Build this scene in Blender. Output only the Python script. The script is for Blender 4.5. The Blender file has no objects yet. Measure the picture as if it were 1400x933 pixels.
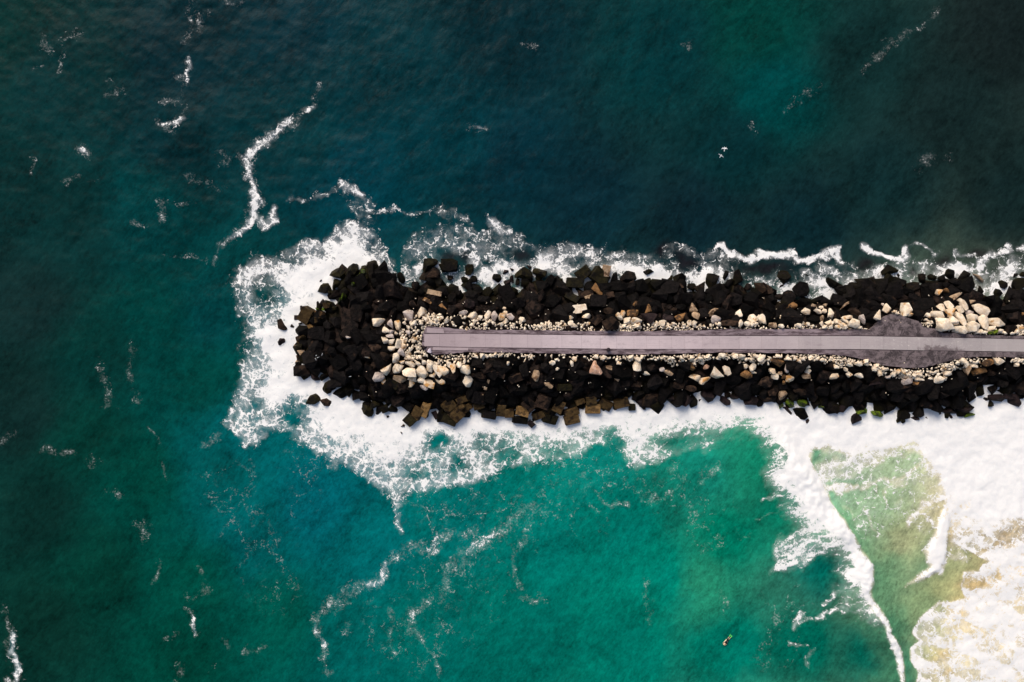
import bpy, bmesh, math, random
import numpy as np
from mathutils import Vector, Matrix, Euler

R = math.radians
SC = bpy.context.scene
COL = SC.collection
random.seed(7)

# ------------------------------------------------------------------ camera, sky, sun, exposure
CAMH = 120.0                                   # drone height above the water, metres
PPM = 8.0                                      # photograph pixels per metre at water level
cam_d = bpy.data.cameras.new("camera")
cam_d.sensor_width = 36.0
cam_d.lens = 36.0 * CAMH / (1400.0 / PPM)
cam_d.clip_start = 1.0
cam_d.clip_end = 12000.0
cam = bpy.data.objects.new("camera", cam_d)
cam.location = (0, 0, CAMH)
COL.objects.link(cam)
SC.camera = cam

SUN_EL, SUN_AZ = R(42), R(-28)                 # azimuth measured clockwise from north (+Y)
w = bpy.data.worlds.new("World")
SC.world = w
w.use_nodes = True
wn = w.node_tree
bgn = wn.nodes["Background"]
sky = wn.nodes.new("ShaderNodeTexSky")
sky.sky_type = 'NISHITA'
sky.sun_disc = False
sky.sun_elevation = SUN_EL
sky.sun_rotation = SUN_AZ
sky.air_density = 1.0
sky.dust_density = 5.0
sky.ozone_density = 1.0
wn.links.new(sky.outputs[0], bgn.inputs[0])
bgn.inputs[1].default_value = 0.10

sl = bpy.data.lights.new("sun", 'SUN')
sl.energy = 1.55
sl.angle = R(32)
sl.color = (1.0, 0.92, 0.81)
sun = bpy.data.objects.new("sun", sl)
sd_ = Vector((math.sin(SUN_AZ) * math.cos(SUN_EL), math.cos(SUN_AZ) * math.cos(SUN_EL), math.sin(SUN_EL)))
sun.rotation_euler = sd_.to_track_quat('Z', 'Y').to_euler()
sun.location = sd_ * 200
COL.objects.link(sun)

SC.view_settings.view_transform = 'Standard'
SC.view_settings.look = 'None'
SC.view_settings.gamma = 1.0
SC.view_settings.exposure = 0.36
SC.render.resolution_x, SC.render.resolution_y = 1024, 682

# ------------------------------------------------------------------ small helpers
def at(px, py, z=0.0):
    s = (CAMH - z) / CAMH
    return Vector(((px - 700.0) / PPM * s, (466.5 - py) / PPM * s, z))

def tag(o, label=None, cat=None, group=None, kind=None):
    if label: o["label"] = label
    if cat: o["category"] = cat
    if group: o["group"] = group
    if kind: o["kind"] = kind
    return o

def link(name, me, parent=None):
    o = bpy.data.objects.new(name, me)
    COL.objects.link(o)
    if parent: o.parent = parent
    return o

def lin(c):
    return tuple(((v / 255.0) / 12.92 if v / 255.0 <= 0.04045 else ((v / 255.0 + 0.055) / 1.055) ** 2.4) for v in c)

def smooth(a, b, x):
    t = np.clip((x - a) / (b - a), 0, 1)
    return t * t * (3 - 2 * t)

_rng = np.random.RandomState(11)
_G = _rng.rand(256, 256).astype(np.float32)
def vnoise(x, y):
    xi = np.floor(x).astype(np.int64); yi = np.floor(y).astype(np.int64)
    fx = x - xi; fy = y - yi
    fx = fx * fx * (3 - 2 * fx); fy = fy * fy * (3 - 2 * fy)
    a = _G[xi & 255, yi & 255]; b = _G[(xi + 1) & 255, yi & 255]
    c = _G[xi & 255, (yi + 1) & 255]; d = _G[(xi + 1) & 255, (yi + 1) & 255]
    return (a * (1 - fx) + b * fx) * (1 - fy) + (c * (1 - fx) + d * fx) * fy
def fbm(x, y, o=4):
    s = 0; a = 0.5; t = 0
    for k in range(o):
        s = s + a * vnoise(x * 2 ** k + 17.3 * k, y * 2 ** k + 5.1 * k); t += a; a *= 0.5
    return s / t

def seg_dist(X, Y, pts, closed=False):
    """distance to a polyline (pixels), plus parameter along it 0..1"""
    D = np.full(X.shape, 1e9, np.float32); T = np.zeros(X.shape, np.float32)
    P = list(pts) + ([pts[0]] if closed else [])
    n = len(P) - 1
    for i in range(n):
        ax, ay = P[i][:2]; bx, by = P[i + 1][:2]
        dx, dy = bx - ax, by - ay
        t = np.clip(((X - ax) * dx + (Y - ay) * dy) / (dx * dx + dy * dy + 1e-9), 0, 1)
        d = np.hypot(X - ax - t * dx, Y - ay - t * dy)
        m = d < D
        D = np.where(m, d, D); T = np.where(m, (i + t) / n, T)
    return D, T

def signed(X, Y, pts):
    """positive inside the polygon"""
    D, _ = seg_dist(X, Y, pts, True)
    ins = np.zeros(X.shape, bool)
    n = len(pts); j = n - 1
    for i in range(n):
        xi, yi = pts[i]; xj, yj = pts[j]
        if yi != yj:
            ins ^= ((yi > Y) != (yj > Y)) & (X < (xj - xi) * (Y - yi) / (yj - yi) + xi)
        j = i
    return np.where(ins, D, -D)

# ------------------------------------------------------------------ node helpers
class NT:
    def __init__(s, name):
        s.m = bpy.data.materials.new(name); s.m.use_nodes = True
        s.t = s.m.node_tree; s.b = s.t.nodes["Principled BSDF"]
    def n(s, kind, **kw):
        x = s.t.nodes.new("ShaderNode" + kind)
        for k, v in kw.items(): setattr(x, k, v)
        return x
    def l(s, a, b): s.t.links.new(a, b)
    def put(s, sock, v):
        if hasattr(v, "links") or hasattr(v, "is_linked"): s.l(v, sock)
        else: sock.default_value = v
    def math(s, op, a, b=0.0, c=0.0):
        x = s.n("Math", operation=op); s.put(x.inputs[0], a); s.put(x.inputs[1], b); s.put(x.inputs[2], c)
        return x.outputs[0]
    def vmath(s, op, a, b=(0, 0, 0)):
        x = s.n("VectorMath", operation=op); s.put(x.inputs[0], a)
        if op == 'SCALE': s.put(x.inputs[3], b)
        else: s.put(x.inputs[1], b)
        return x.outputs[0]
    def step(s, v, a, b, c=0.0, d=1.0):
        x = s.n("MapRange", interpolation_type='SMOOTHSTEP'); s.put(x.inputs[0], v)
        x.inputs[1].default_value = a; x.inputs[2].default_value = b
        x.inputs[3].default_value = c; x.inputs[4].default_value = d
        return x.outputs[0]
    def mix(s, f, a, b, mode='MIX'):
        x = s.n("Mix", data_type='RGBA', blend_type=mode)
        s.put(x.inputs[0], f)
        for sock, v in ((x.inputs[6], a), (x.inputs[7], b)):
            if isinstance(v, tuple): sock.default_value = (*v[:3], 1)
            else: s.l(v, sock)
        return x.outputs[2]
    def noise(s, vec, scale, detail=4, rough=0.55, color=False):
        x = s.n("TexNoise"); s.l(vec, x.inputs["Vector"])
        x.inputs["Scale"].default_value = scale; x.inputs["Detail"].default_value = detail
        x.inputs["Roughness"].default_value = rough
        return x.outputs[1 if color else 0]
    def voro(s, vec, scale, feat='DISTANCE_TO_EDGE'):
        x = s.n("TexVoronoi", feature=feat); s.l(vec, x.inputs["Vector"]); x.inputs["Scale"].default_value = scale
        return x.outputs[0]
    def attr(s, name):
        x = s.n("Attribute", attribute_name=name); return x
    def bump(s, h, strength, dist=0.1, normal=None):
        x = s.n("Bump"); s.l(h, x.inputs["Height"]); s.put(x.inputs["Strength"], strength); x.inputs["Distance"].default_value = dist
        if normal: s.l(normal, x.inputs["Normal"])
        return x.outputs[0]
    def ramp(s, f, stops):
        x = s.n("ValToRGB"); s.l(f, x.inputs[0]); r = x.color_ramp
        while len(r.elements) < len(stops): r.elements.new(0.5)
        for e, (p, c) in zip(r.elements, stops): e.position = p; e.color = (*c, 1)
        return x.outputs[0]

# ------------------------------------------------------------------ materials: stone, concrete, asphalt
def rock_mat(name, base, alt, stain=None, stain_amt=0.0, rough=0.85, spread=0.25, algae=False, bumpd=0.12, attr=False, spec=0.2):
    t = NT(name)
    tc = t.n("TexCoord"); oi = t.n("ObjectInfo")
    geo = t.n("NewGeometry")
    vec = geo.outputs["Position"]
    rnd = t.attr("rnd").outputs["Fac"] if attr else oi.outputs["Random"]
    col = t.mix(t.step(t.noise(vec, 1.6, 5, 0.6), 0.35, 0.65), base, alt)
    grain = t.noise(vec, 7.0, 5, 0.7)
    col = t.mix(t.math('MULTIPLY', t.step(grain, 0.56, 0.72), 0.5), col, tuple(c * 0.45 for c in base))
    if stain:
        sv = t.vmath('ADD', vec, (31.0, 7.0, 3.0))
        sm = t.step(t.noise(sv, 0.9, 4, 0.6), 0.62 - stain_amt * 0.3, 0.72 - stain_amt * 0.3)
        col = t.mix(sm, col, stain)
    val = t.math('ADD', t.math('MULTIPLY', rnd, spread * 2), 1 - spread)
    hv = t.n("HueSaturation"); t.l(col, hv.inputs["Color"]); t.l(val, hv.inputs["Value"])
    col = hv.outputs[0]
    if algae:
        br = t.step(t.math('FRACT', t.math('MULTIPLY', rnd, 7.31)), 0.78, 0.95)
        col = t.mix(t.math('MULTIPLY', br, t.step(t.noise(vec, 1.1, 5, 0.7), 0.42, 0.62)), col, (0.030, 0.019, 0.015))
        sep = t.n("SeparateXYZ"); t.l(vec, sep.inputs[0])
        low = t.step(sep.outputs[2], 0.2, 1.7, 1.0, 0.0)
        n2 = t.step(t.noise(vec, 0.35, 4, 0.6), 0.42, 0.62)
        f = t.math('MULTIPLY', t.math('MULTIPLY', low, n2), 0.8)
        col = t.mix(f, col, (0.014, 0.012, 0.0035))
    t.l(col, t.b.inputs["Base Color"])
    t.b.inputs["Roughness"].default_value = rough
    t.b.inputs["Specular IOR Level"].default_value = spec
    h = t.math('ADD', t.noise(vec, 2.2, 8, 0.68), t.math('MULTIPLY', t.voro(vec, 1.3), 0.6))
    t.l(t.bump(h, 1.0, bumpd * 1.5), t.b.inputs["Normal"])
    return t.m

M = {}
M['w'] = rock_mat("cream stone", (0.70, 0.555, 0.40), (0.84, 0.735, 0.595), (0.50, 0.30, 0.14), 0.16, spread=0.13)
M['g'] = rock_mat("grey pink stone", (0.42, 0.335, 0.29), (0.58, 0.50, 0.45), (0.36, 0.26, 0.20), 0.3, spread=0.14)
M['o'] = rock_mat("rust stained stone", (0.72, 0.58, 0.42), (0.68, 0.52, 0.36), (0.55, 0.28, 0.09), 0.42, spread=0.12)
M['t'] = rock_mat("tan stone", (0.30, 0.20, 0.12), (0.42, 0.30, 0.20), (0.12, 0.07, 0.04), 0.3, spread=0.2)
M['b'] = rock_mat("brown stone", (0.022, 0.0135, 0.0095), (0.055, 0.033, 0.022), (0.008, 0.0055, 0.005), 0.5, spread=0.5, spec=0.1)
M['p'] = rock_mat("orange brown stone", (0.17, 0.085, 0.032), (0.27, 0.14, 0.055), (0.05, 0.028, 0.015), 0.45, spread=0.2)
M['r'] = rock_mat("pink orange stone", (0.46, 0.26, 0.17), (0.58, 0.38, 0.28), (0.33, 0.15, 0.07), 0.3, spread=0.1)
M['d'] = rock_mat("dark armour stone", (0.0026, 0.0022, 0.0021), (0.0066, 0.0052, 0.0052), (0.026, 0.015, 0.010), 0.0, rough=0.7, spread=0.7, algae=True, spec=0.06)
M['dm'] = rock_mat("dark rubble", (0.0026, 0.0022, 0.0021), (0.0066, 0.0052, 0.0052), (0.026, 0.015, 0.010), 0.0, rough=0.7, spread=0.7, algae=True, attr=True, spec=0.06)
M['u'] = rock_mat("dark wine coloured stone", (0.015, 0.0095, 0.010), (0.026, 0.017, 0.017), (0.008, 0.006, 0.006), 0.4, rough=0.6, spread=0.3, spec=0.08)
M['l'] = rock_mat("dark olive stone", (0.009, 0.0075, 0.0032), (0.020, 0.016, 0.0055), (0.005, 0.004, 0.003), 0.4, rough=0.6, spread=0.3, spec=0.08)
M['k'] = rock_mat("brown block concrete", (0.042, 0.025, 0.0095), (0.074, 0.046, 0.018), (0.018, 0.011, 0.006), 0.4, rough=0.8, spread=0.4, spec=0.1)
M['c'] = rock_mat("ochre block concrete", (0.13, 0.072, 0.022), (0.22, 0.13, 0.05), (0.07, 0.04, 0.015), 0.3, rough=0.8, spread=0.15)
M['e'] = rock_mat("bright green algae stone", (0.050, 0.095, 0.004), (0.12, 0.17, 0.006), (0.015, 0.018, 0.006), 0.45, rough=0.6, spread=0.2)
M['peb'] = rock_mat("white rubble", (0.68, 0.55, 0.41), (0.83, 0.73, 0.59), (0.46, 0.31, 0.17), 0.15, spread=0.24, attr=True, bumpd=0.05)

def slab_mat():
    t = NT("path concrete")
    geo = t.n("NewGeometry"); v = geo.outputs["Position"]; oi = t.n("ObjectInfo")
    sep = t.n("SeparateXYZ"); t.l(v, sep.inputs[0])
    # the concrete is paler by the middle stretch and worn to a warm grey further in
    c = t.ramp(t.step(sep.outputs[0], -16, 78), [(0.0, (0.41, 0.33, 0.345)), (0.22, (0.63, 0.53, 0.55)), (0.5, (0.52, 0.43, 0.447)), (1.0, (0.40, 0.36, 0.355))])
    n1 = t.noise(v, 0.35, 5, 0.6); n2 = t.noise(v, 5.0, 6, 0.7)
    c = t.mix(t.step(n1, 0.35, 0.7), t.mix(1.0, c, (0.90, 0.90, 0.91), 'MULTIPLY'), c)
    c = t.mix(t.math('MULTIPLY', t.step(n2, 0.5, 0.7), 0.25), c, (0.22, 0.17, 0.18))
    # bands rubbed across and along by traffic
    stretch = t.vmath('MULTIPLY', v, (0.15, 5.0, 1.0))
    c = t.mix(t.math('MULTIPLY', t.step(t.noise(stretch, 1.0, 4), 0.5, 0.75), 0.22), c, (0.30, 0.24, 0.26))
    stretch = t.vmath('MULTIPLY', v, (4.0, 0.2, 1.0))
    c = t.mix(t.math('MULTIPLY', t.step(t.noise(stretch, 1.0, 4), 0.55, 0.75), 0.18), c, (0.60, 0.53, 0.55))
    # pale scuffs by the turning pads
    a = t.step(sep.outputs[0], 56.0, 63.0); b = t.step(sep.outputs[0], 74.0, 80.0, 1.0, 0.0)
    sc = t.step(t.noise(t.vmath('MULTIPLY', v, (1.2, 2.2, 1)), 1.6, 6, 0.75), 0.56, 0.68)
    c = t.mix(t.math('MULTIPLY', t.math('MULTIPLY', t.math('MULTIPLY', a, b), sc), 0.7), c, (0.66, 0.60, 0.58))
    dv = t.vmath('MULTIPLY', t.vmath('SUBTRACT', v, (70.5, -1.9, 4.2)), (0.28, 0.75, 0.0))
    ln = t.n("VectorMath", operation='LENGTH'); t.l(dv, ln.inputs[0])
    sm = t.step(t.math('ADD', ln.outputs["Value"], t.math('MULTIPLY', t.math('SUBTRACT', t.noise(v, 1.1, 6, 0.7), 0.5), 2.2)), 0.55, 1.15, 1.0, 0.0)
    c = t.mix(t.math('MULTIPLY', sm, 0.9), c, (0.14, 0.11, 0.115))
    dirt = t.step(t.noise(t.vmath('MULTIPLY', v, (0.5, 1.0, 1.0)), 0.9, 8, 0.75), 0.54, 0.70)
    c = t.mix(t.math('MULTIPLY', dirt, 0.5), c, (0.25, 0.20, 0.215))
    val = t.math('ADD', t.math('MULTIPLY', oi.outputs["Random"], 0.08), 0.96)
    hv = t.n("HueSaturation"); t.l(c, hv.inputs["Color"]); t.l(val, hv.inputs["Value"])
    t.l(hv.outputs[0], t.b.inputs["Base Color"])
    t.b.inputs["Roughness"].default_value = 0.9; t.b.inputs["Specular IOR Level"].default_value = 0.2
    t.l(t.bump(n2, 0.4, 0.02), t.b.inputs["Normal"])
    return t.m
def asphalt_mat():
    t = NT("worn asphalt")
    geo = t.n("NewGeometry"); v = geo.outputs["Position"]
    sep = t.n("SeparateXYZ"); t.l(v, sep.inputs[0])
    east = t.step(sep.outputs[0], 50, 62)
    st = t.vmath('MULTIPLY', v, (0.35, 1.6, 1.0))
    n1 = t.noise(st, 1.3, 8, 0.7); n3 = t.noise(v, 0.45, 5, 0.6)
    c = t.mix(t.step(n1, 0.38, 0.62), (0.070, 0.048, 0.056), (0.28, 0.22, 0.24))
    n4 = t.noise(t.vmath('ADD', v, t.vmath('SCALE', t.noise(v, 0.35, 3, 0.6, True), 5.0)), 0.75, 7, 0.68)
    c2 = t.mix(t.step(n4, 0.40, 0.60), (0.036, 0.029, 0.031), (0.17, 0.135, 0.14))
    c = t.mix(t.math('MULTIPLY', east, 0.92), c, c2)
    g = t.noise(v, 6.0, 4, 0.7)
    c = t.mix(t.math('MULTIPLY', t.step(g, 0.55, 0.72), 0.45), c, (0.36, 0.29, 0.29))
    t.l(c, t.b.inputs["Base Color"]); t.b.inputs["Roughness"].default_value = 0.9
    t.b.inputs["Specular IOR Level"].default_value = 0.2
    t.l(t.bump(g, 0.5, 0.05), t.b.inputs["Normal"])
    return t.m
def plain(name, col, rough=0.6, spec=0.3):
    t = NT(name); geo = t.n("NewGeometry")
    n = t.noise(geo.outputs["Position"], 14.0, 3)
    c = t.mix(n, tuple(x * 0.8 for x in col), tuple(min(1, x * 1.15) for x in col))
    t.l(c, t.b.inputs["Base Color"]); t.b.inputs["Roughness"].default_value = rough
    t.b.inputs["Specular IOR Level"].default_value = spec
    return t.m
M['slab'] = slab_mat(); M['asph'] = asphalt_mat()

# ------------------------------------------------------------------ outlines, in photograph pixels at water level
OUT = [(404,515),(407,490),(405,475),(410,462),(408,450),(418,440),(413,430),(422,421),(432,424),(440,413),(452,408),
 (457,398),(460,388),(459,377),(464,368),(474,368),(486,364),(500,367),(512,363),(525,364),(540,369),(552,377),(562,385),
 (574,378),(584,370),(596,366),(606,378),(615,388),(628,391),(640,386),(655,387),(668,392),(690,387),(705,392),(718,380),
 (733,370),(745,373),(760,378),(775,392),(790,396),(805,388),(820,381),(835,375),(850,373),(862,374),(872,384),(886,384),
 (903,375),(915,380),(928,380),(940,390),(950,389),(962,394),(970,377),(985,388),(1000,377),(1018,379),(1028,393),
 (1045,391),(1060,401),(1075,400),(1090,406),(1105,405),(1120,397),(1138,401),(1150,391),(1165,388),(1180,376),(1200,385),
 (1210,372),(1225,372),(1240,390),(1260,372),(1280,374),(1300,370),(1320,377),(1340,391),(1355,396),(1372,401),(1390,397),
 (1420,400),(1500,396),(1640,400),(1640,548),(1500,545),(1400,541),(1385,547),(1372,541),(1358,536),(1342,537),(1332,548),
 (1325,562),(1300,565),(1285,564),(1270,568),(1250,573),(1236,574),(1225,565),(1215,560),(1200,565),(1180,559),(1165,555),
 (1155,555),(1140,565),(1125,556),(1110,554),(1095,557),(1075,555),(1060,548),(1045,550),(1030,553),(1015,549),(1000,547),
 (990,549),(975,545),(960,545),(950,551),(937,555),(925,551),(915,547),(905,546),(895,555),(880,549),(868,547),(855,553),
 (840,556),(825,556),(808,561),(795,563),(780,570),(765,565),(750,570),(735,567),(720,571),(700,568),(680,564),(665,568),
 (650,563),(640,564),(625,574),(605,567),(595,562),(585,568),(570,570),(560,566),(550,562),(540,559),(530,559),(515,562),
 (500,557),(493,550),(483,541),(470,542),(455,539),(443,530),(440,521),(430,517),(412,517)]
# outer edge of the whole paved strip (asphalt edges), north then back along the south
SHN = [(583,446.5),(600,447.5),(640,451),(700,451.5),(860,453.5),(1000,450.5),(1100,450),(1190,450.5)]
PADN = [(1190,450.5),(1196,446),(1201,439),(1209,433),(1220,429),(1233,431),(1246,437),(1258,440),(1262,447),(1279,450),(1290,455)]
SHN2 = [(1290,455),(1320,457),(1360,458.5),(1400,460),(1520,463),(1650,466)]
SHS = [(1650,496),(1520,492.5),(1400,489),(1340,488),(1315,489.5),(1290,496),(1265,502.5),(1240,503.5),(1215,501),(1190,494.5),
 (1160,487),(1130,484.5),(1100,483.5),(1000,482),(860,485),(760,483),(640,481.5),(600,485),(590,484.5)]
STRIP = SHN + PADN[1:-1] + SHN2 + SHS + [(581,480.5),(577,474),(578,457)]
CT = [(580,457),(640,456.7),(860,459.5),(1176,459.8),(1273,461.5),(1400,464.2),(1650,469)]     # concrete, north edge
CB = [(580,473.5),(640,474.8),(860,477.3),(1176,477.6),(1273,479.3),(1400,481),(1650,485.5)]   # concrete, south edge
def yat(pl, x):
    return float(np.interp(x, [p[0] for p in pl], [p[1] for p in pl]))
PATHZ = 4.2

def mound_h(px, py):
    px = np.atleast_1d(np.asarray(px, np.float32)); py = np.atleast_1d(np.asarray(py, np.float32))
    d = signed(px, py, OUT) / PPM
    h = np.where(d > 0, 4.0 * np.clip(d / 8.0, 0, 1) ** 0.85 - 0.1, np.maximum(d * 0.9, -4.0))
    ds = signed(px, py, STRIP) / PPM
    k = smooth(-2.0, -0.3, ds)
    return h * (1 - k) + (PATHZ - 0.25) * k

# ------------------------------------------------------------------ the sea
def make_water():
    def axis(lo, hi, st, far_lo, far_hi):
        a = list(np.arange(lo, hi + st / 2, st)); s = st; v = lo; pre = []
        while v > far_lo: s *= 1.35; v -= s; pre.append(v)
        s = st; v = a[-1]; post = []
        while v < far_hi: s *= 1.35; v += s; post.append(v)
        return np.array(pre[::-1] + a + post, np.float32)
    xs = axis(-60, 1460, 2.2, -32000, 34000)
    ys = axis(-60, 995, 2.2, -32000, 33000)
    X, Y = np.meshgrid(xs, ys)
    nx, ny = len(xs), len(ys)
    # domain warp so that no outline stays smooth
    wx = (fbm(X / 34, Y / 34, 4) - 0.5) * 26 + (fbm(X / 9 + 50, Y / 9, 3) - 0.5) * 9
    wy = (fbm(X / 34 + 90, Y / 34 + 40, 4) - 0.5) * 26 + (fbm(X / 9, Y / 9 + 70, 3) - 0.5) * 9
    A, B = X + wx, Y + wy                       # strong warp
    C_, D_ = X + wx * 0.4, Y + wy * 0.4         # light warp
    # ---- water colour: deep teal, aerated turquoise, green shallows, sand
    S = [(-50,0,5,52,48),(0,0,6,52,50),(100,100,9,50,52),(250,80,9,46,54),(400,30,8,50,60),(500,120,8,55,63),(700,50,10,46,54),
     (620,190,8,58,67),(900,80,10,58,62),(1040,40,9,68,62),(1060,130,6,70,70),(1000,200,12,50,54),(1180,90,20,50,50),(1380,40,27,41,41),
     (1300,150,24,44,44),(1390,260,24,44,44),(1200,250,20,48,50),(700,220,10,49,60),(800,280,14,46,56),(950,300,16,42,50),(1100,310,16,44,50),
     (480,240,7,64,76),(420,190,8,56,62),(200,280,6,66,68),(240,200,8,50,56),(100,300,12,52,52),(40,420,20,48,48),(30,560,18,48,46),(130,480,10,58,54),
     (220,440,6,70,66),(280,520,6,74,68),(290,430,8,70,72),(120,600,10,62,54),(50,700,14,52,47),(60,850,14,56,48),(200,660,6,76,66),(130,780,10,64,54),
     (300,640,5,92,92),(350,720,5,100,102),(260,800,6,80,68),(250,900,8,72,60),(380,850,6,92,80),(340,600,5,104,108),(430,690,6,108,118),
     (500,750,5,112,114),(480,870,6,106,102),(580,860,6,110,102),(700,850,8,116,104),(620,700,8,120,116),(720,720,12,128,118),(850,720,14,132,118),
     (860,880,10,124,108),(800,640,28,136,124),(950,650,34,142,122),(900,790,14,136,118),(1000,880,10,128,110),(1000,740,18,134,108),(965,800,50,150,118),
     (1040,640,34,142,112),(1100,880,3,116,98),(1120,780,5,116,104),(1180,890,3,112,96),(1060,700,24,132,106),(1150,660,122,170,138),(1200,700,134,176,136),
     (1220,640,150,180,144),(1170,720,116,166,126),(1240,745,186,188,144),(1253,765,174,182,138),(1262,775,34,110,86),(1225,770,104,156,118),(1200,800,104,154,116),(1220,860,80,138,104),
     (1235,920,66,128,98),(1270,830,134,160,118),(1290,800,168,170,122),(1310,760,158,166,124),(1300,700,205,196,156),(1340,810,214,188,130),(1390,760,230,210,175),
     (1330,850,214,200,154),(1300,905,196,190,145),(1390,880,214,204,170),(1400,640,220,215,200),(1330,640,214,208,190)]
    S = np.array(S, np.float32)
    sx, sy = S[:, 0], S[:, 1]
    sc = np.array([lin(r[2:]) for r in S], np.float32)
    Xc, Yc = np.clip(A, -60, 1460), np.clip(B, -60, 995)
    num = np.zeros(X.shape + (3,), np.float32); den = np.zeros(X.shape, np.float32)
    for i in range(len(S)):
        d2 = (Xc - sx[i]) ** 2 + (Yc - sy[i]) ** 2
        wgt = 1.0 / (d2 + 500.0) ** 1.9
        den += wgt; num += wgt[..., None] * sc[i]
    W = num / den[..., None]
    def blend(mask, c, k=1.0):
        nonlocal W
        m = (np.clip(mask, 0, 1) * k)[..., None]
        W = W * (1 - m) + np.array(lin(c), np.float32) * m
    def blob(x, y, rx, ry, ang=0, X_=None, Y_=None):
        X_ = A if X_ is None else X_; Y_ = B if Y_ is None else Y_
        c, s = math.cos(R(ang)), math.sin(R(ang))
        u = ((X_ - x) * c - (Y_ - y) * s) / rx; v = ((X_ - x) * s + (Y_ - y) * c) / ry
        return np.exp(-(u * u + v * v))
    # right of the breaking wave the water is sandy green, left of it clean teal: a sharp boundary
    WL = [(1062,570),(1085,632),(1108,666),(1128,700),(1150,722),(1172,748),(1184,770),(1184,800),(1186,826),(1206,850),(1221,885),(1230,935),(1236,1000)]
    F = np.zeros(X.shape, np.float32)           # foam cover
    K = np.zeros(X.shape, np.float32)           # speckled foam lines
    Q = np.zeros(X.shape, np.float32)           # combed (streaky) foam
    def addF(v):
        nonlocal F
        F = np.maximum(F, v)
    # --- belt round the head
    WO = [(560,392),(548,376),(532,352),(528,330),(505,306),(478,300),(455,312),(440,326),(415,322),(385,348),(345,346),(322,372),(318,400),
     (332,432),(330,470),(322,520),(318,560),(320,598),(345,612),(372,592),(392,592),(425,622),(470,640),(500,660),(530,682),(545,716),
     (560,678),(600,676),(650,664),(680,646),(700,640),(730,632),(760,628),(800,622),(840,612),(862,650),(900,640),(925,622),(960,625),(1000,612),(1050,604),
     (1080,560),(1060,480),(500,450)]
    addF(0.60 * smooth(-8, 13, signed(A, B, WO)))
    WS = [(560,400),(530,372),(520,352),(500,330),(476,316),(455,328),(440,346),(412,352),(392,352),(372,382),(392,404),(388,432),(352,440),
     (356,470),(364,500),(352,540),(356,560),(384,552),(400,540),(420,562),(420,588),(450,608),(500,622),(540,640),(560,628),(590,600),(640,618),
     (660,596),(700,604),(730,592),(760,600),(800,592),(840,590),(870,626),(900,600),(960,592),(1000,584),(1050,600),(1060,480),(500,450)]
    addF(0.99 * smooth(-24, 20, signed(A, B, WS)))
    sdj = signed(X, Y, OUT)
    south = smooth(500, 530, Y) * smooth(395, 430, X)
    addF(smooth(-42, -14, sdj) * south * 1.05)
    addF(smooth(-40, -14, sdj) * smooth(560, 500, X) * 1.0 * smooth(372, 392, Y + 30 * smooth(480, 440, X)))
    addF(0.95 * smooth(-16, 14, signed(A, B, [(860,560),(870,610),(905,600),(960,606),(1010,596),(1052,612),(1064,640),(1090,600),(1090,550)])))
    for (x, y, rx, ry, a, k) in [(356,404,22,15,-20,.85),(372,388,16,10,0,.55),(396,358,16,8,0,.5),(440,350,9,6,0,.35),(398,568,12,16,60,.85),
        (384,602,20,12,0,.8),(340,470,12,26,5,.45),(350,560,14,20,0,.35),(335,445,10,20,0,.4),(598,610,20,13,10,.72),(632,634,16,12,0,.6),(575,640,14,12,0,.5),(655,606,16,10,0,.35),(500,606,18,9,-30,.25),(485,598,7,7,0,.45),
        (690,622,20,16,0,.6),(560,650,12,18,0,.4),(505,332,9,16,0,.35),(520,322,18,14,0,.4),(468,330,7,8,0,.45),(760,610,24,10,0,.5),(842,602,22,16,-20,.7),(820,586,10,6,0,.3),(925,600,26,14,10,.65),(968,590,24,12,20,.4),(1010,596,34,16,25,.55),(880,590,10,6,0,.3)]:
        F *= 1 - k * blob(x, y, rx, ry, a)
    # --- north side lace
    NO = [(545,384),(548,340),(570,318),(600,302),(625,300),(650,314),(668,300),(690,304),(716,322),(735,332),(770,330),(800,340),(830,346),(850,342),(900,340),(935,334),
     (975,340),(1010,352),(1040,372),(1075,362),(1110,368),(1150,352),(1200,360),(1250,352),(1290,352),(1330,360),(1380,350),(1420,345),(1640,345),(1640,420),(1000,430),(560,430)]
    nb = smooth(-5, 10, signed(A, B, NO))
    addF(nb * (0.36 + 0.22 * (fbm(X / 30, Y / 20, 3) - 0.5) * 2))
    close = smooth(-24, -4, sdj) * smooth(455, 430, Y) * smooth(540, 570, X)
    addF(close * (0.22 + 0.9 * smooth(0.40, 0.62, fbm(X / 42 + 9, Y / 42, 3))))
    for (x, y, rx, ry, a, k) in [(578,368,16,9,20,.75),(600,362,5,12,0,.7),(645,352,16,14,-40,.72),(668,380,22,12,-15,.95),(690,366,28,10,10,.9),(738,356,20,9,18,1.0),(716,378,14,8,20,.9),(765,366,26,10,-20,.85),
        (800,392,12,9,0,1.0),(812,352,20,14,0,.55),(848,362,8,8,0,.8),(876,376,10,10,0,.9),(893,370,10,8,20,.8),(925,368,14,9,0,.8),(945,380,10,11,0,.95),(964,372,9,16,20,1.0),(985,372,12,12,0,.95),(1000,368,7,6,0,.6),(1052,385,12,8,0,.7),(1077,396,14,8,0,1.0),
        (1100,372,14,5,0,.5),(1125,390,16,8,-10,1.0),(1137,372,16,8,0,.7),(1150,397,7,5,0,.9),(1166,384,12,7,20,.75),(1200,374,11,9,-20,1.0),(1228,370,9,16,-20,.6),(1268,365,14,5,0,.65),(1355,388,20,12,0,.62),(1375,372,10,20,-30,.85),(1390,392,18,10,0,.7),(1315,362,14,7,0,.5),(1380,398,12,4,0,.8),(1105,392,5,10,0,.8)]:
        addF(k * blob(x, y, rx * 1.15, ry * 1.15, a))
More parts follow.
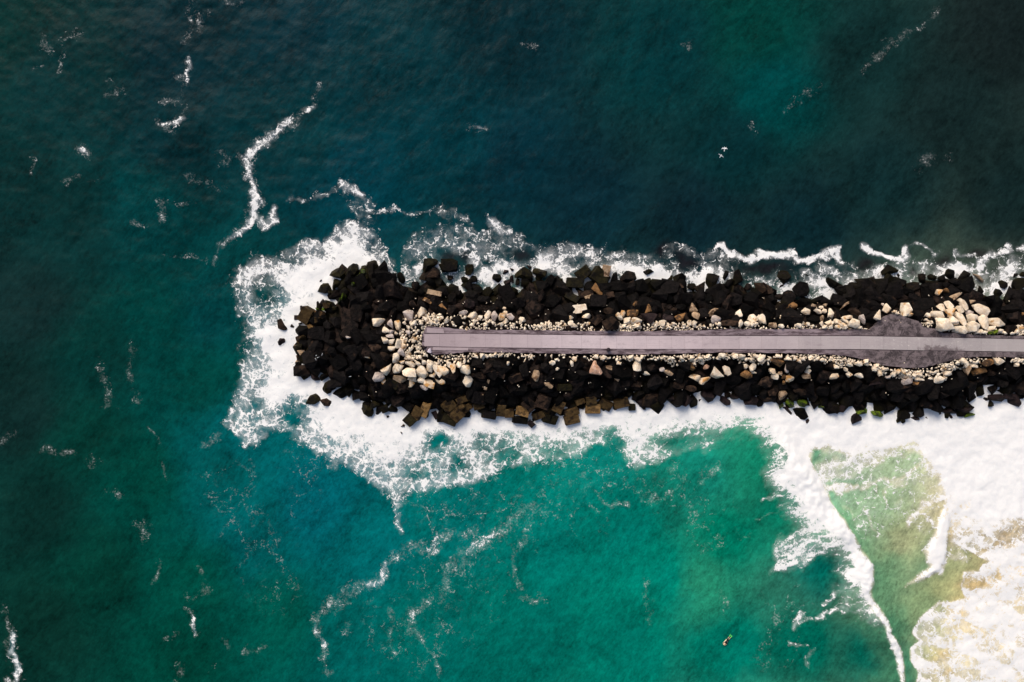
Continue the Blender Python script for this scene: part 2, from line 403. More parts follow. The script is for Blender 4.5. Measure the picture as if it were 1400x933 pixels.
    for (x, y, rx, ry, a, k) in [(632,348,14,10,0,.75),(610,350,10,12,0,.6),(705,348,18,9,-20,.8),(935,358,18,8,-10,.85),(1030,366,26,9,0,.8),(1290,356,14,14,0,.7),(1335,350,18,7,0,.7),(1180,362,12,10,0,.7),(1060,366,20,8,0,.6),(900,345,10,8,0,.5),(1300,385,30,10,0,.8),(1250,372,6,10,0,.5)]:
        m = blob(x, y, rx, ry, a)
        F *= 1 - k * m
        blend(m, (34, 26, 32), 0.8)
    # --- eastern surf: the great white sheet
    E1 = [(1040,560),(1052,592),(1070,618),(1068,650),(1092,690),(1120,722),(1154,748),(1160,776),(1166,798),(1184,826),(1205,856),(1221,900),(1228,940),(1240,1010),
      (1250,1010),(1236,933),(1233,894),(1220,868),(1206,836),(1190,812),(1191,786),(1186,762),(1172,740),(1154,716),(1138,684),(1124,650),(1112,632),(1110,615),(1128,612),
      (1160,626),(1200,618),(1250,606),(1260,622),(1272,640),(1288,672),(1296,702),(1330,716),(1380,716),(1640,700),(1640,560),(1400,520),(1060,520)]
    s1 = signed(C_, D_, E1)
    addF(1.10 * smooth(-5.0, 8.0, s1))
    side0 = X - np.interp(Y, [p[1] for p in WL], [p[0] for p in WL])
    back = smooth(6, -6, side0) * smooth(585, 620, Y) * smooth(900, 800, Y)
    addF(1.05 * smooth(-30 - 18 * fbm(X / 20, Y / 14, 2), 2, s1) * back * (0.50 + 0.75 * fbm(X / 22, Y / 13, 3)))
    Q = np.maximum(Q, back * smooth(-40, -6, s1) * 0.8)
    # thin lacy fringe on the basin
    FR = [(1110,600),(1118,640),(1130,664),(1165,655),(1200,636),(1250,620),(1290,690),(1296,620),(1250,590),(1150,590)]
    addF(0.60 * smooth(-8, 10, signed(A, B, FR)))
    for (x, y, rx, ry, a, k) in [(1126,622,14,8,20,.4),(1150,614,14,7,0,.35),(1180,612,20,6,10,.3),(1236,614,8,5,0,.35),(1165,640,22,8,10,.25)]:
        F *= 1 - k * blob(x, y, rx, ry, a)
    # filaments in the green basin
    for pl, wd, pk in [([(1133,668),(1160,664),(1172,660)],3,.9),([(1175,668),(1198,654),(1222,663),(1245,650),(1262,636)],2.6,.75),([(1215,690),(1210,672),(1222,664)],2.2,.6),([(1155,690),(1166,712)],2.5,.5),
        ([(1180,695),(1192,712),(1200,730)],2.2,.55),([(1196,665),(1196,672)],2.5,.6),([(1222,662),(1236,664),(1256,640)],2.4,.6),([(1245,716),(1258,696),(1272,684),(1288,674)],3.2,.85),([(1250,715),(1262,706),(1274,712),(1280,722)],2.4,.65),
        ([(1268,690),(1262,702)],2.4,.6),([(1232,680),(1228,690)],2.4,.5),([(1296,740),(1318,752)],2.4,.7),([(1300,758),(1318,762)],3,.6),([(1300,754),(1328,752),(1350,770)],2.2,.5)]:
        d, _ = seg_dist(A, B, pl)
        addF(pk * 0.80 * np.exp(-(d / (wd * 1.9)) ** 2))
    addF(0.30 * smooth(-12, 16, signed(A, B, [(1120,630),(1260,600),(1298,680),(1285,735),(1262,750),(1240,715),(1205,745),(1165,735),(1145,690)])))
    # small second breaker
    C2o = [(1290,690),(1300,705),(1301,742),(1297,765),(1285,782),(1264,796),(1238,804),(1248,797),(1262,786),(1271,777),(1267,766),(1264,756),(1273,744),(1279,724),(1284,706)]
    addF(1.05 * smooth(-6, 7, signed((A + C_) / 2, (B + D_) / 2, C2o)))
    # lower right: sandy lace
    E2 = [(1296,690),(1302,740),(1325,752),(1352,768),(1335,782),(1317,782),(1316,806),(1322,820),(1300,826),(1284,826),(1262,846),(1250,866),(1262,880),(1248,892),(1246,904),(1262,920),(1256,935),(1270,1010),(1640,1010),(1640,690)]
    s2 = signed(C_, D_, E2)
    t2 = smooth(-2.5, 3.0, s2)
    fill = 0.58 + 0.38 * smooth(0.38, 0.6, fbm(X / 38 + 3, (Y - 0.25 * X) / 16, 3))
    addF(t2 * fill)
    rim = np.exp(-(s2 / 2.6) ** 2) * smooth(1380, 1340, X)
    addF(rim * 0.95)
    for (x, y, rx, ry, a, k) in [(1335,800,18,10,0,.75),(1360,788,9,7,20,.7),(1322,786,9,5,0,.5),(1288,858,9,7,0,.4),(1312,834,9,7,0,.5),(1290,832,10,5,0,.4),(1275,895,14,10,0,.55),(1292,898,12,9,0,.55),(1300,922,10,5,0,.4),
        (1305,730,8,14,0,.6),(1322,734,9,6,0,.55),(1340,736,7,6,0,.5),(1302,686,5,10,0,.45),(1318,694,12,5,20,.4),(1372,731,8,6,0,.4),(1345,755,16,6,20,.5),(1390,725,14,4,15,.35),(1362,745,22,5,25,.45),(1262,860,6,10,0,.35),(1340,830,10,4,10,.3),(1286,870,7,6,0,.35),(1310,872,8,6,0,.3),(1345,870,10,5,0,.25),(1395,802,8,7,0,.35),(1385,830,10,5,0,.2)]:
        F *= 1 - k * blob(x, y, rx, ry, a)
        if x > 1290 and k > .38: blend(blob(x, y, rx, ry, a), (222, 196, 150), 0.6)
    # --- combed patches left of the breaker
    Cb = [(1120,706),(1085,722),(1046,740),(1048,760),(1058,776),(1050,792),(1080,786),(1105,770),(1128,758),(1150,746),(1140,726)]
    cq = smooth(-6, 8, signed(A, B, Cb))
    addF(cq * 0.80); Q = np.maximum(Q, 0.85 * smooth(-20, -4, signed(X, Y, Cb)))
    Cc = [(1150,770),(1132,788),(1160,792),(1170,800),(1176,800),(1164,776)]
    addF(smooth(-4, 5, signed(A, B, Cc)) * 0.7); Q = np.maximum(Q, smooth(-14, -4, signed(X, Y, Cc)))
    d, _ = seg_dist(X, Y, [(1046,600),(1062,640),(1082,680),(1105,715),(1140,745)])
    addF(0.52 * np.exp(-(d / 16) ** 2)); Q = np.maximum(Q, 0.9 * np.exp(-(d / 26) ** 2))
    d, _ = seg_dist(X, Y, [(940,600),(985,606),(1040,590)])
    Q = np.maximum(Q, 0.8 * np.exp(-(d / 26) ** 2))
    for pl, wd, pk in [([(1168,806),(1158,816),(1150,830),(1125,838),(1114,848)],4,.72),([(1166,802),(1140,812),(1122,820)],3.5,.65),([(1184,826),(1165,836),(1135,833)],4,.62),([(1096,838),(1092,848),(1085,858)],3,.7),([(1105,848),(1090,852)],2.5,.6),
        ([(1080,880),(1096,882)],2.4,.5),([(1105,892),(1098,908)],2.4,.5),([(1045,680),(1068,676)],2.2,.75),([(1030,715),(1066,700)],2,.4)]:
        d, _ = seg_dist(A, B, pl); addF(pk * .8 * np.exp(-(d / (wd * 1.5)) ** 2))
    # --- thin tail below the lace, north west lace strokes
    for pl, wd, pk in [([(536,676),(541,695),(547,722)],4.5,.62),([(395,272),(425,268),(448,264),(470,258)],4,.42),([(470,248),(480,262),(492,268)],4.5,.78),([(492,268),(508,284)],5,.5),([(470,250),(500,300)],8,.30),([(372,290),(374,302),(362,312),(355,304)],5,.72),
        ([(512,288),(540,284),(556,294),(568,296)],3,.48),([(556,292),(600,288),(632,294),(640,306)],3.5,.42),([(670,300),(680,314),(690,318)],6,.85),([(560,392),(590,372),(600,350),(570,330)],8,.4),
        ([(600,330),(640,340),(660,330)],6,.48),([(330,372),(322,400),(330,430)],6,.5),([(322,560),(318,590),(340,604),(365,590)],4,.65)]:
        d, _ = seg_dist(A, B, pl); addF(pk * .8 * np.exp(-(d / (wd * 1.5)) ** 2))
    for pl, wd, pk in [([(398,166),(385,178),(366,198),(350,205),(334,214)],7,.62),([(334,214),(334,235),(342,250)],4.5,.66),([(343,250),(347,285),(345,302)],6,.82),([(345,302),(338,318),(325,324)],5,.6),([(425,142),(415,152)],5,.55),
        ([(254,86),(256,108)],5,.5),([(256,160),(246,168),(222,172)],4,.5),([(14,862),(18,876)],4,.7),([(18,884),(19,915),(22,933)],5,.75),([(258,840),(265,860)],3,.6),([(105,203),(113,209)],4,.55),([(650,170),(658,171)],4,.5),
        ([(530,768),(519,795),(500,798)],5,.55),([(640,750),(660,738),(678,730)],6,.42),([(600,730),(596,750),(580,752)],5,.46),([(435,850),(438,880)],4,.5)]:
        d, _ = seg_dist(A, B, pl); addF(pk * np.exp(-(d / (wd * 0.95)) ** 2))
    # cream foam line north of the jetty
    for pl, wd, pk in [([(985,342),(1005,346),(1020,352),(1045,346),(1068,348),(1090,355),(1110,357),(1128,352)],4.2,1.15),([(1124,352),(1148,346),(1150,356)],4.6,.95),([(1182,338),(1200,346),(1222,350),(1238,352),(1240,340)],4.6,1.1),
        ([(1250,336),(1262,336),(1275,342)],3.6,.8),([(1302,344),(1330,352)],3,.6),([(1335,364),(1345,358),(1352,352)],5,1.0),([(1358,352),(1372,348),(1382,344),(1376,338)],3.6,.85),([(1394,344),(1420,340)],4,.9)]:
        d, _ = seg_dist(A, B, pl); addF(pk * .84 * (0.75 + 0.5 * fbm(X / 9, Y / 9, 2)) * np.exp(-(d / (wd * 1.25)) ** 2))
    # --- speckled lines drifting on the open water
    for pl, wd, pk in [([(438,112),(432,130),(410,158),(395,172)],5,.8),([(405,168),(385,178),(365,198),(350,205),(334,214)],8,1.0),([(334,214),(334,235),(343,250),(344,270)],5.5,1.1),([(343,262),(347,285),(345,300)],6.5,1.35),([(345,296),(338,318),(318,328),(302,338),(294,362)],5,.8),
        ([(225,346),(255,346),(278,356)],3,.7),([(268,0),(262,30),(252,62)],4,.6),([(258,26),(262,44)],6,.7),([(254,86),(256,108),(240,104)],6,1.0),([(246,118),(248,140),(222,138)],4,.55),([(256,152),(248,165),(232,174),(212,170)],5,.85),
        ([(280,26),(275,44)],6,.6),([(308,2),(332,2)],5,.7),([(60,55),(62,68)],6,.75),([(80,52),(104,46),(110,38)],4,.5),([(83,65),(80,105)],3,.4),([(40,102),(54,94)],4,.45),([(145,116),(150,124)],4,.6),([(148,136),(164,130)],6,.75),([(100,202),(118,210)],6,.95),([(42,216),(44,242)],3,.6),
        ([(88,254),(112,244)],4,.6),([(120,253),(134,253)],3,.7),([(292,214),(312,222)],6,.5),([(255,252),(310,252)],4,.5),([(221,278),(222,300)],4.5,.9),([(240,276),(268,278)],3,.6),([(182,306),(196,308)],4.5,.85),([(640,172),(664,170)],5,.85),
        ([(1278,10),(1258,30),(1242,40)],3,.75),([(1245,38),(1225,56),(1204,74),(1185,92)],6,.68),([(1120,118),(1108,128),(1075,152)],6,.45),([(1258,220),(1288,214)],9,.42),([(1026,178),(1030,184)],4,.6),([(938,60),(942,66)],4,.6),([(716,66),(730,70)],4,.6),
        ([(0,834),(8,858),(14,884)],4,.8),([(14,862),(18,876)],4.5,1.1),([(18,884),(19,915),(22,933),(8,933)],5.5,1.1),([(0,604),(18,592)],4,.6),([(62,618),(105,622)],5,.68),([(125,630),(135,636)],4,.4),([(150,668),(160,680)],5,.6),([(196,584),(214,600),(216,612)],2.6,.85),([(218,632),(226,650)],2.5,.6),
        ([(142,500),(152,530),(150,555)],5,.65),([(172,470),(180,520),(186,545)],4,.6),([(190,720),(200,735)],6,.4),([(216,770),(208,804)],3.4,.8),([(256,830),(260,848),(265,862)],3.6,1.15),([(255,812),(284,800)],4,.6),([(272,778),(274,790)],3,.5),([(236,865),(222,874)],3,.6),([(242,910),(238,933)],4,.7),
        ([(305,876),(310,884)],4,.7),([(332,886),(362,880)],5,.65),([(284,608),(300,596)],4,.7),([(345,632),(344,655)],5,.5),([(334,690),(340,710)],6,.5),([(370,756),(382,744)],4,.6),([(286,918),(295,912)],4,.5),
        ([(654,721),(640,728),(616,728)],6,.75),([(616,725),(602,735),(600,745),(590,755),(575,752)],6,1.0),([(580,745),(556,742),(540,758),(528,770)],8,.75),([(536,763),(530,785),(518,795)],5,1.0),([(519,793),(500,798),(481,803)],8,1.0),([(481,801),(465,818),(460,832)],8,.72),([(455,818),(438,840),(435,856)],7,.95),([(434,856),(438,880),(438,898),(447,919)],5,.95),([(470,830),(474,828)],4,.6),
        ([(740,690),(720,700),(700,718),(684,730)],13,.72),([(684,726),(670,738),(655,742)],8,1.0),([(655,742),(640,750),(632,764),(622,776)],10,.82),([(620,776),(612,800),(595,815)],6,.75),([(600,806),(580,826),(566,835)],6,.78),([(566,832),(562,850),(566,868)],6,.85),([(566,864),(580,884),(592,905),(600,925)],4.5,.85),
        ([(725,700),(726,724)],7,.6),([(728,716),(712,740),(704,763)],5,.7),([(704,763),(706,790),(713,812)],4,.75),([(708,828),(724,828),(740,816)],4,.85),([(536,835),(540,870),(544,898)],4.5,.75),([(467,860),(470,872)],5,.7),([(510,850),(512,870)],3,.5),([(508,818),(505,826)],3,.7),([(596,855),(598,880)],4,.5),
        ([(820,680),(830,692),(852,686)],5,.9),([(826,660),(828,680)],4,.4),([(885,670),(900,678)],6,.7),([(915,682),(930,670)],4.5,.9),([(942,692),(958,702)],6,.6),([(925,642),(935,660)],6,.6),([(962,656),(985,640)],5,.85),([(965,640),(955,655)],6,.6),([(955,748),(985,736)],6,.5),([(885,795),(895,850)],4,.5),([(980,815),(985,830)],6,.6),([(1010,730),(1020,740)],6,.35),
        ([(760,660),(790,650),(800,640)],8,.5),([(600,700),(575,694),(560,690)],5,.6),([(545,692),(560,690)],4,.6),([(430,580),(400,690)],30,.10),([(300,660),(380,800)],40,.10),([(600,690),(700,700),(800,660)],60,.16),([(640,790),(560,860)],60,.14),([(880,640),(960,700)],40,.12),([(1080,830),(1060,880)],40,.1)]:
        d, _ = seg_dist(A, B, pl)
        K = np.maximum(K, (pk if pk < .2 else .02 + pk * .70) * np.exp(-(d / (wd * 1.05)) ** 2))
    # milky water round the foam
    milk = smooth(0.15, 0.75, F) * (1 - 0.7 * Q)
    west = smooth(900, 560, X) + smooth(960, 1010, X) * smooth(640, 700, Y) * 0.5
    mt = np.array(lin((30, 124, 140)), np.float32); me_ = np.array(lin((132, 190, 160)), np.float32)
    mc = mt * west[..., None] + me_ * (1 - west[..., None])
    northm = smooth(420, 380, Y)[..., None]
    mc = mc * (1 - northm) + np.array(lin((34, 70, 92)), np.float32) * northm
    sandy = smooth(-8, 6, X - np.interp(Y, [p[1] for p in WL], [p[0] for p in WL])) * smooth(560, 600, Y) * smooth(1050, 1090, X)
    km = (milk * (0.25 + 0.35 * west) * (1 - sandy))[..., None]
    W = W * (1 - km) + mc * km
    W = W * (0.81 + 0.30 * sandy)[..., None]
    kk = (np.clip(smooth(0.1, 0.9, F), 0, 1) * 0.8 * sandy)[..., None]
    W = W * (1 - kk) + np.array(lin((222, 206, 172)), np.float32) * kk
    # ---- shape of the surface
    Z = (fbm(X / 90, Y / 60, 3) - 0.5) * 0.5 + (fbm(X / 16 + 5, Y / 12, 3) - 0.5) * 0.22
    Z += np.clip(F, 0, 1) * (fbm(X / 12, Y / 12, 3) - 0.35) * 0.16
    d, _ = seg_dist(X, Y, WL)
    side = X - np.interp(Y, [p[1] for p in WL], [p[0] for p in WL])
    Z += np.where(side < 0, np.exp(-(d / 46) ** 2), np.exp(-(d / 12) ** 2)) * 0.9 * (0.6 + 0.8 * fbm(X / 30, Y / 30, 2)) * smooth(560, 640, Y)
    Z += np.exp(-(d / 16) ** 2) * (fbm(X / 6, Y / 6, 3) - 0.4) * 0.5 * smooth(560, 640, Y)
    Z += np.clip(smooth(0, 6, signed(C_, D_, C2o)), 0, 1) * 0.3
    Z *= smooth(12, -6, sdj) * 0.9 + 0.1
    v = np.stack([(X - 700) / PPM, (466.5 - Y) / PPM, Z], -1).reshape(-1, 3).astype(np.float32)
    idx = np.arange(nx * ny).reshape(ny, nx)
    q = np.stack([idx[:-1, :-1], idx[1:, :-1], idx[1:, 1:], idx[:-1, 1:]], -1).reshape(-1, 4)
    me = bpy.data.meshes.new("sea")
    me.vertices.add(len(v)); me.vertices.foreach_set("co", v.ravel())
    me.loops.add(q.size); me.loops.foreach_set("vertex_index", q.ravel().astype(np.int32))
    me.polygons.add(len(q)); me.polygons.foreach_set("loop_start", (np.arange(len(q)) * 4).astype(np.int32))
    me.polygons.foreach_set("use_smooth", np.ones(len(q), bool))
    me.update(calc_edges=True)
    a = me.attributes.new("wcol", 'FLOAT_COLOR', 'POINT')
    a.data.foreach_set("color", np.concatenate([W.reshape(-1, 3), np.ones((nx * ny, 1), np.float32)], 1).astype(np.float32).ravel())
    for nm, arr in (("foam", F), ("speck", K), ("comb", Q)):
        a = me.attributes.new(nm, 'FLOAT', 'POINT'); a.data.foreach_set("value", arr.astype(np.float32).ravel())
    return me

def water_mat():
    t = NT("sea water and foam")
    geo = t.n("NewGeometry"); pos = geo.outputs["Position"]
    fl = t.vmath('MULTIPLY', pos, (1, 1, 0))
    foam = t.attr("foam").outputs["Fac"]; speck = t.attr("speck").outputs["Fac"]; comb = t.attr("comb").outputs["Fac"]
    wc = t.attr("wcol").outputs["Color"]
    # warp
    wv = t.vmath('SCALE', t.vmath('SUBTRACT', t.noise(fl, 0.45, 4, 0.6, True), (0.5, 0.5, 0.5)), 2.6)
    wp = t.vmath('ADD', fl, wv)
    wv2 = t.vmath('SCALE', t.vmath('SUBTRACT', t.noise(fl, 2.2, 3, 0.6, True), (0.5, 0.5, 0.5)), 0.55)
    wp = t.vmath('ADD', wp, wv2)
    n1 = t.noise(wp, 0.62, 10, 0.72)
    n0 = t.noise(fl, 0.16, 4, 0.6)
    base = t.math('ADD', t.math('MULTIPLY', t.math('SUBTRACT', n1, 0.5), 2.1), t.math('MULTIPLY', t.math('SUBTRACT', n0, 0.5), 0.9))
    # net of bubbles: rims of stretched cells, three sizes, rim width varied by noise
    wid = t.math('MULTIPLY', t.noise(fl, 1.1, 3, 0.6), 0.34)
    def rim(sc):
        q = t.math('DIVIDE', t.voro(wp, sc), wid)
        return t.step(q, 0.0, 1.0, 1.0, 0.0)
    net = t.math('ADD', t.math('MULTIPLY', rim(0.42), 0.40), t.math('MULTIPLY', rim(0.95), 0.34))
    net = t.math('ADD', net, t.math('MULTIPLY', rim(2.2), 0.22))
    # combed version, stretched along the run of the wave
    rot = t.n("VectorRotate", rotation_type='Z_AXIS'); t.l(wp, rot.inputs["Vector"]); rot.inputs["Angle"].default_value = R(-24)
    cv = t.vmath('MULTIPLY', rot.outputs[0], (0.36, 1.7, 1.0))
    n2 = t.noise(cv, 0.8, 9, 0.70)
    Pc = t.math('MULTIPLY', t.math('SUBTRACT', n2, 0.5), 2.6)
    mx = t.n("Mix", data_type='FLOAT'); t.l(comb, mx.inputs[0]); t.l(base, mx.inputs[2]); t.l(Pc, mx.inputs[3])
    base = mx.outputs[0]
    netk = t.math('MULTIPLY', net, t.math('SUBTRACT', 1.0, t.math('MULTIPLY', comb, 0.75)))
    gate = t.step(foam, 0.03, 0.22)
    nf = t.noise(wp, 2.6, 5, 0.7)
    if True:
        fine_in = t.math('MULTIPLY', t.math('SUBTRACT', nf, 0.5), 1.1)
    milkv = t.math('ADD', foam, t.math('MULTIPLY', base, 0.55))
    mist = t.math('MULTIPLY', t.math('MULTIPLY', t.step(milkv, 0.15, 1.1), 0.62), t.math('SUBTRACT', 1.0, t.math('MULTIPLY', comb, 0.75)))
    comb_up = t.math('MULTIPLY', t.math('MULTIPLY', comb, Pc), 0.55)
    cvv = t.math('ADD', t.math('ADD', foam, t.math('MULTIPLY', base, 0.50)), t.math('ADD', t.math('ADD', t.math('MULTIPLY', netk, 0.72), comb_up), fine_in))
    crisp = t.math('MULTIPLY', t.step(cvv, 0.76, 0.98), 0.97)
    full = t.step(t.math('ADD', foam, t.math('MULTIPLY', base, 0.22)), 0.86, 1.06)
    fm = t.math('MULTIPLY', t.math('MAXIMUM', t.math('MAXIMUM', mist, crisp), full), gate)
    # speckles: grains of foam
    s1 = t.noise(fl, 3.0, 4, 0.75); s2 = t.noise(wp, 0.5, 5, 0.7); s3 = t.noise(wp, 1.3, 5, 0.7)
    sv = t.math('ADD', t.math('MULTIPLY', t.math('SUBTRACT', s1, 0.5), 2.1), t.math('MULTIPLY', t.math('SUBTRACT', s2, 0.5), 2.3))
    sv = t.math('ADD', t.math('ADD', sv, speck), t.math('MULTIPLY', t.math('SUBTRACT', s3, 0.5), 1.3))
    gk = t.step(speck, 0.03, 0.22)
    sp = t.math('MULTIPLY', t.math('MULTIPLY', t.step(sv, 0.76, 1.12), gk), 0.95)
    sp = t.math('MAXIMUM', sp, t.math('MULTIPLY', t.math('MULTIPLY', t.step(sv, 0.25, 1.0), gk), 0.13))
    # fine foam threads drifting between the larger lines
    th = t.step(t.voro(t.vmath('ADD', wp, t.vmath('SCALE', wv, 1.6)), 0.13), 0.0, 0.035, 1.0, 0.0)
    th = t.math('MULTIPLY', t.math('MULTIPLY', th, t.step(t.math('ADD', s2, t.math('MULTIPLY', t.math('SUBTRACT', s1, 0.5), 1.2)), 0.50, 0.72)), t.step(speck, 0.02, 0.14))
    sp = t.math('MAXIMUM', sp, t.math('MULTIPLY', th, 0.42))
    fm = t.math('MAXIMUM', fm, sp)
    # suspended matter: drifting wisps; finer wind ripples' light and dark painted into colour
    r2 = t.n("VectorRotate", rotation_type='Z_AXIS'); t.l(fl, r2.inputs["Vector"]); r2.inputs["Angle"].default_value = R(35)
    wbig = t.vmath('SCALE', t.vmath('SUBTRACT', t.noise(fl, 0.05, 3, 0.5, True), (0.5, 0.5, 0.5)), 26.0)
    wisp = t.noise(t.vmath('MULTIPLY', t.vmath('ADD', t.vmath('ADD', r2.outputs[0], wbig), wv), (1.0, 0.38, 1.0)), 0.13, 9, 0.66)
    fine = t.noise(t.vmath('MULTIPLY', r2.outputs[0], (1.0, 0.5, 1.0)), 1.3, 5, 0.62)
    ff = t.noise(t.vmath('MULTIPLY', r2.outputs[0], (1.0, 0.6, 1.0)), 3.4, 4, 0.65)
    k = t.math('ADD', t.math('MULTIPLY', wisp, 1.7), t.math('MULTIPLY', fine, 1.25))
    k = t.math('ADD', t.math('MULTIPLY', ff, 0.95), k)
    k = t.math('SUBTRACT', k, 1.06)
    hv = t.n("HueSaturation"); hv.inputs["Saturation"].default_value = 1.04; t.l(wc, hv.inputs["Color"]); t.l(k, hv.inputs["Value"])
    wcol = t.mix(1.0, hv.outputs[0], (1.0, 1.0, 1.0), 'MULTIPLY')
    fcol = t.mix(t.step(t.noise(wp, 1.1, 6, 0.7), 0.3, 0.6), (0.82, 0.83, 0.83), (0.90, 0.895, 0.88))
    col = t.mix(fm, wcol, fcol)
    t.l(col, t.b.inputs["Base Color"])
    rg = t.math('ADD', t.math('MULTIPLY', fm, 0.6), 0.30)
    t.l(rg, t.b.inputs["Roughness"])
    t.b.inputs["IOR"].default_value = 1.33
    t.l(t.math('MULTIPLY', t.math('SUBTRACT', 1.0, fm), 0.05), t.b.inputs["Specular IOR Level"])
    h = t.math('ADD', t.math('MULTIPLY', fine, 0.5), t.math('MULTIPLY', t.noise(t.vmath('MULTIPLY', r2.outputs[0], (1.0, 0.4, 1)), 0.45, 4, 0.55), 1.1))
    b1 = t.bump(h, 0.42, 0.24)
    b2 = t.bump(t.math('MULTIPLY', fm, t.noise(wp, 1.8, 7, 0.7)), 0.35, 0.16, b1)
    t.l(b2, t.b.inputs["Normal"])
    return t.m
sea = link("sea", make_water()); sea.data.materials.append(water_mat()); tag(sea, kind="structure")
sea["label"] = "teal sea with white foam round the breakwater"

# ------------------------------------------------------------------ the breakwater: root and core
bw = bpy.data.objects.new("breakwater", None)
bw.location = at(405, 490, 0); COL.objects.link(bw)
bw.empty_display_size = 2
tag(bw, "long breakwater of dark boulders and concrete blocks with a path on top", "breakwater")
BWL = Vector(bw.location)

def core():
    xs = np.arange(384, 1662, 6.0); ys = np.arange(330, 612, 6.0)
    X, Y = np.meshgrid(xs, ys)
    H = mound_h(X.ravel(), Y.ravel()).reshape(X.shape) - 0.75
    H += (fbm(X / 9, Y / 9, 3) - 0.5) * 0.5
    ds = signed(X, Y, STRIP)
    H = np.where(ds > -6, np.minimum(H, PATHZ - 0.4), H)
    vs = []
    for y in range(X.shape[0]):
        for x in range(X.shape[1]):
            p = at(X[y, x], Y[y, x], float(H[y, x])); vs.append(p - BWL)
    nx = X.shape[1]
    fs = [(j * nx + i, (j + 1) * nx + i, (j + 1) * nx + i + 1, j * nx + i + 1) for j in range(X.shape[0] - 1) for i in range(nx - 1)]
    me = bpy.data.meshes.new("rubble_core"); me.from_pydata(vs, [], fs); me.materials.append(M['d'])
    return link("rubble_core", me, bw)
core()

# ------------------------------------------------------------------ stone shapes, shared between alike pieces
def hull_mesh(name, n, seed, sq=0.35, bev=0.0, smooth_=False):
    r = random.Random(seed)
    bm = bmesh.new()
    for i in range(n):
        while True:
            v = Vector((r.uniform(-1, 1), r.uniform(-1, 1), r.uniform(-1, 1)))
            if 0.2 < v.length <= 1: break
        v.normalize()
        m = max(abs(v.x), abs(v.y), abs(v.z))
        v = v.lerp(v / m * 0.86, sq) * r.uniform(0.84, 1.04)
        bm.verts.new(v * 0.5)
    res = bmesh.ops.convex_hull(bm, input=bm.verts)
    bmesh.ops.delete(bm, geom=[e for e in res["geom_interior"] if isinstance(e, bmesh.types.BMVert)], context='VERTS')
    bmesh.ops.dissolve_limit(bm, angle_limit=R(14), verts=bm.verts, edges=bm.edges)
    if bev: bmesh.ops.bevel(bm, geom=list(bm.edges), offset=bev, segments=1, profile=0.6, affect='EDGES', clamp_overlap=True)
    bmesh.ops.triangulate(bm, faces=bm.faces)
    lo = [min(v.co[i] for v in bm.verts) for i in range(3)]; hi = [max(v.co[i] for v in bm.verts) for i in range(3)]
    for v in bm.verts:
        for i in range(3): v.co[i] = (v.co[i] - (lo[i] + hi[i]) / 2) / (hi[i] - lo[i])
    me = bpy.data.meshes.new(name); bm.to_mesh(me); bm.free()
    if smooth_:
        for p in me.polygons: p.use_smooth = True
        me.set_sharp_from_angle(angle=R(38))
    me.materials.append(M['d'])
    return me
def block_mesh(name, seed):
    r = random.Random(seed)
    bm = bmesh.new(); bmesh.ops.create_cube(bm, size=1)
    for v in bm.verts: v.co += Vector((r.uniform(-.05, .05), r.uniform(-.05, .05), r.uniform(-.05, .05)))
    # one chipped corner
    c = r.choice(list(bm.verts)); c.co *= 0.86
    bmesh.ops.bevel(bm, geom=list(bm.edges), offset=0.035, segments=1, affect='EDGES')
    me = bpy.data.meshes.new(name); bm.to_mesh(me); bm.free(); me.materials.append(M['k'])
    return me
DARK = [hull_mesh("dark_rock_shape", 12 + i % 4, 100 + i, 0.55) for i in range(14)]
PALE = [hull_mesh("boulder_shape", 11 + i % 4, 200 + i, 0.60, 0.04, True) for i in range(14)]
BLOK = [block_mesh("block_shape", 300 + i) for i in range(7)]

def put(name, me, mat, px, py, z, L, W, H, ang, tilt=(0, 0), parent=None):
    o = bpy.data.objects.new(name, me); COL.objects.link(o)
    p = at(px, py, z)
    if parent is not None: o.parent = parent; p = p - BWL
    o.location = p
    o.scale = (L, W, H)
    o.rotation_euler = (Euler((tilt[0], tilt[1], 0)).to_matrix().to_4x4() @ Matrix.Rotation(R(ang), 4, 'Z')).to_euler()
    if len(me.materials):
        o.material_slots[0].link = 'OBJECT'; o.material_slots[0].material = mat
    return o

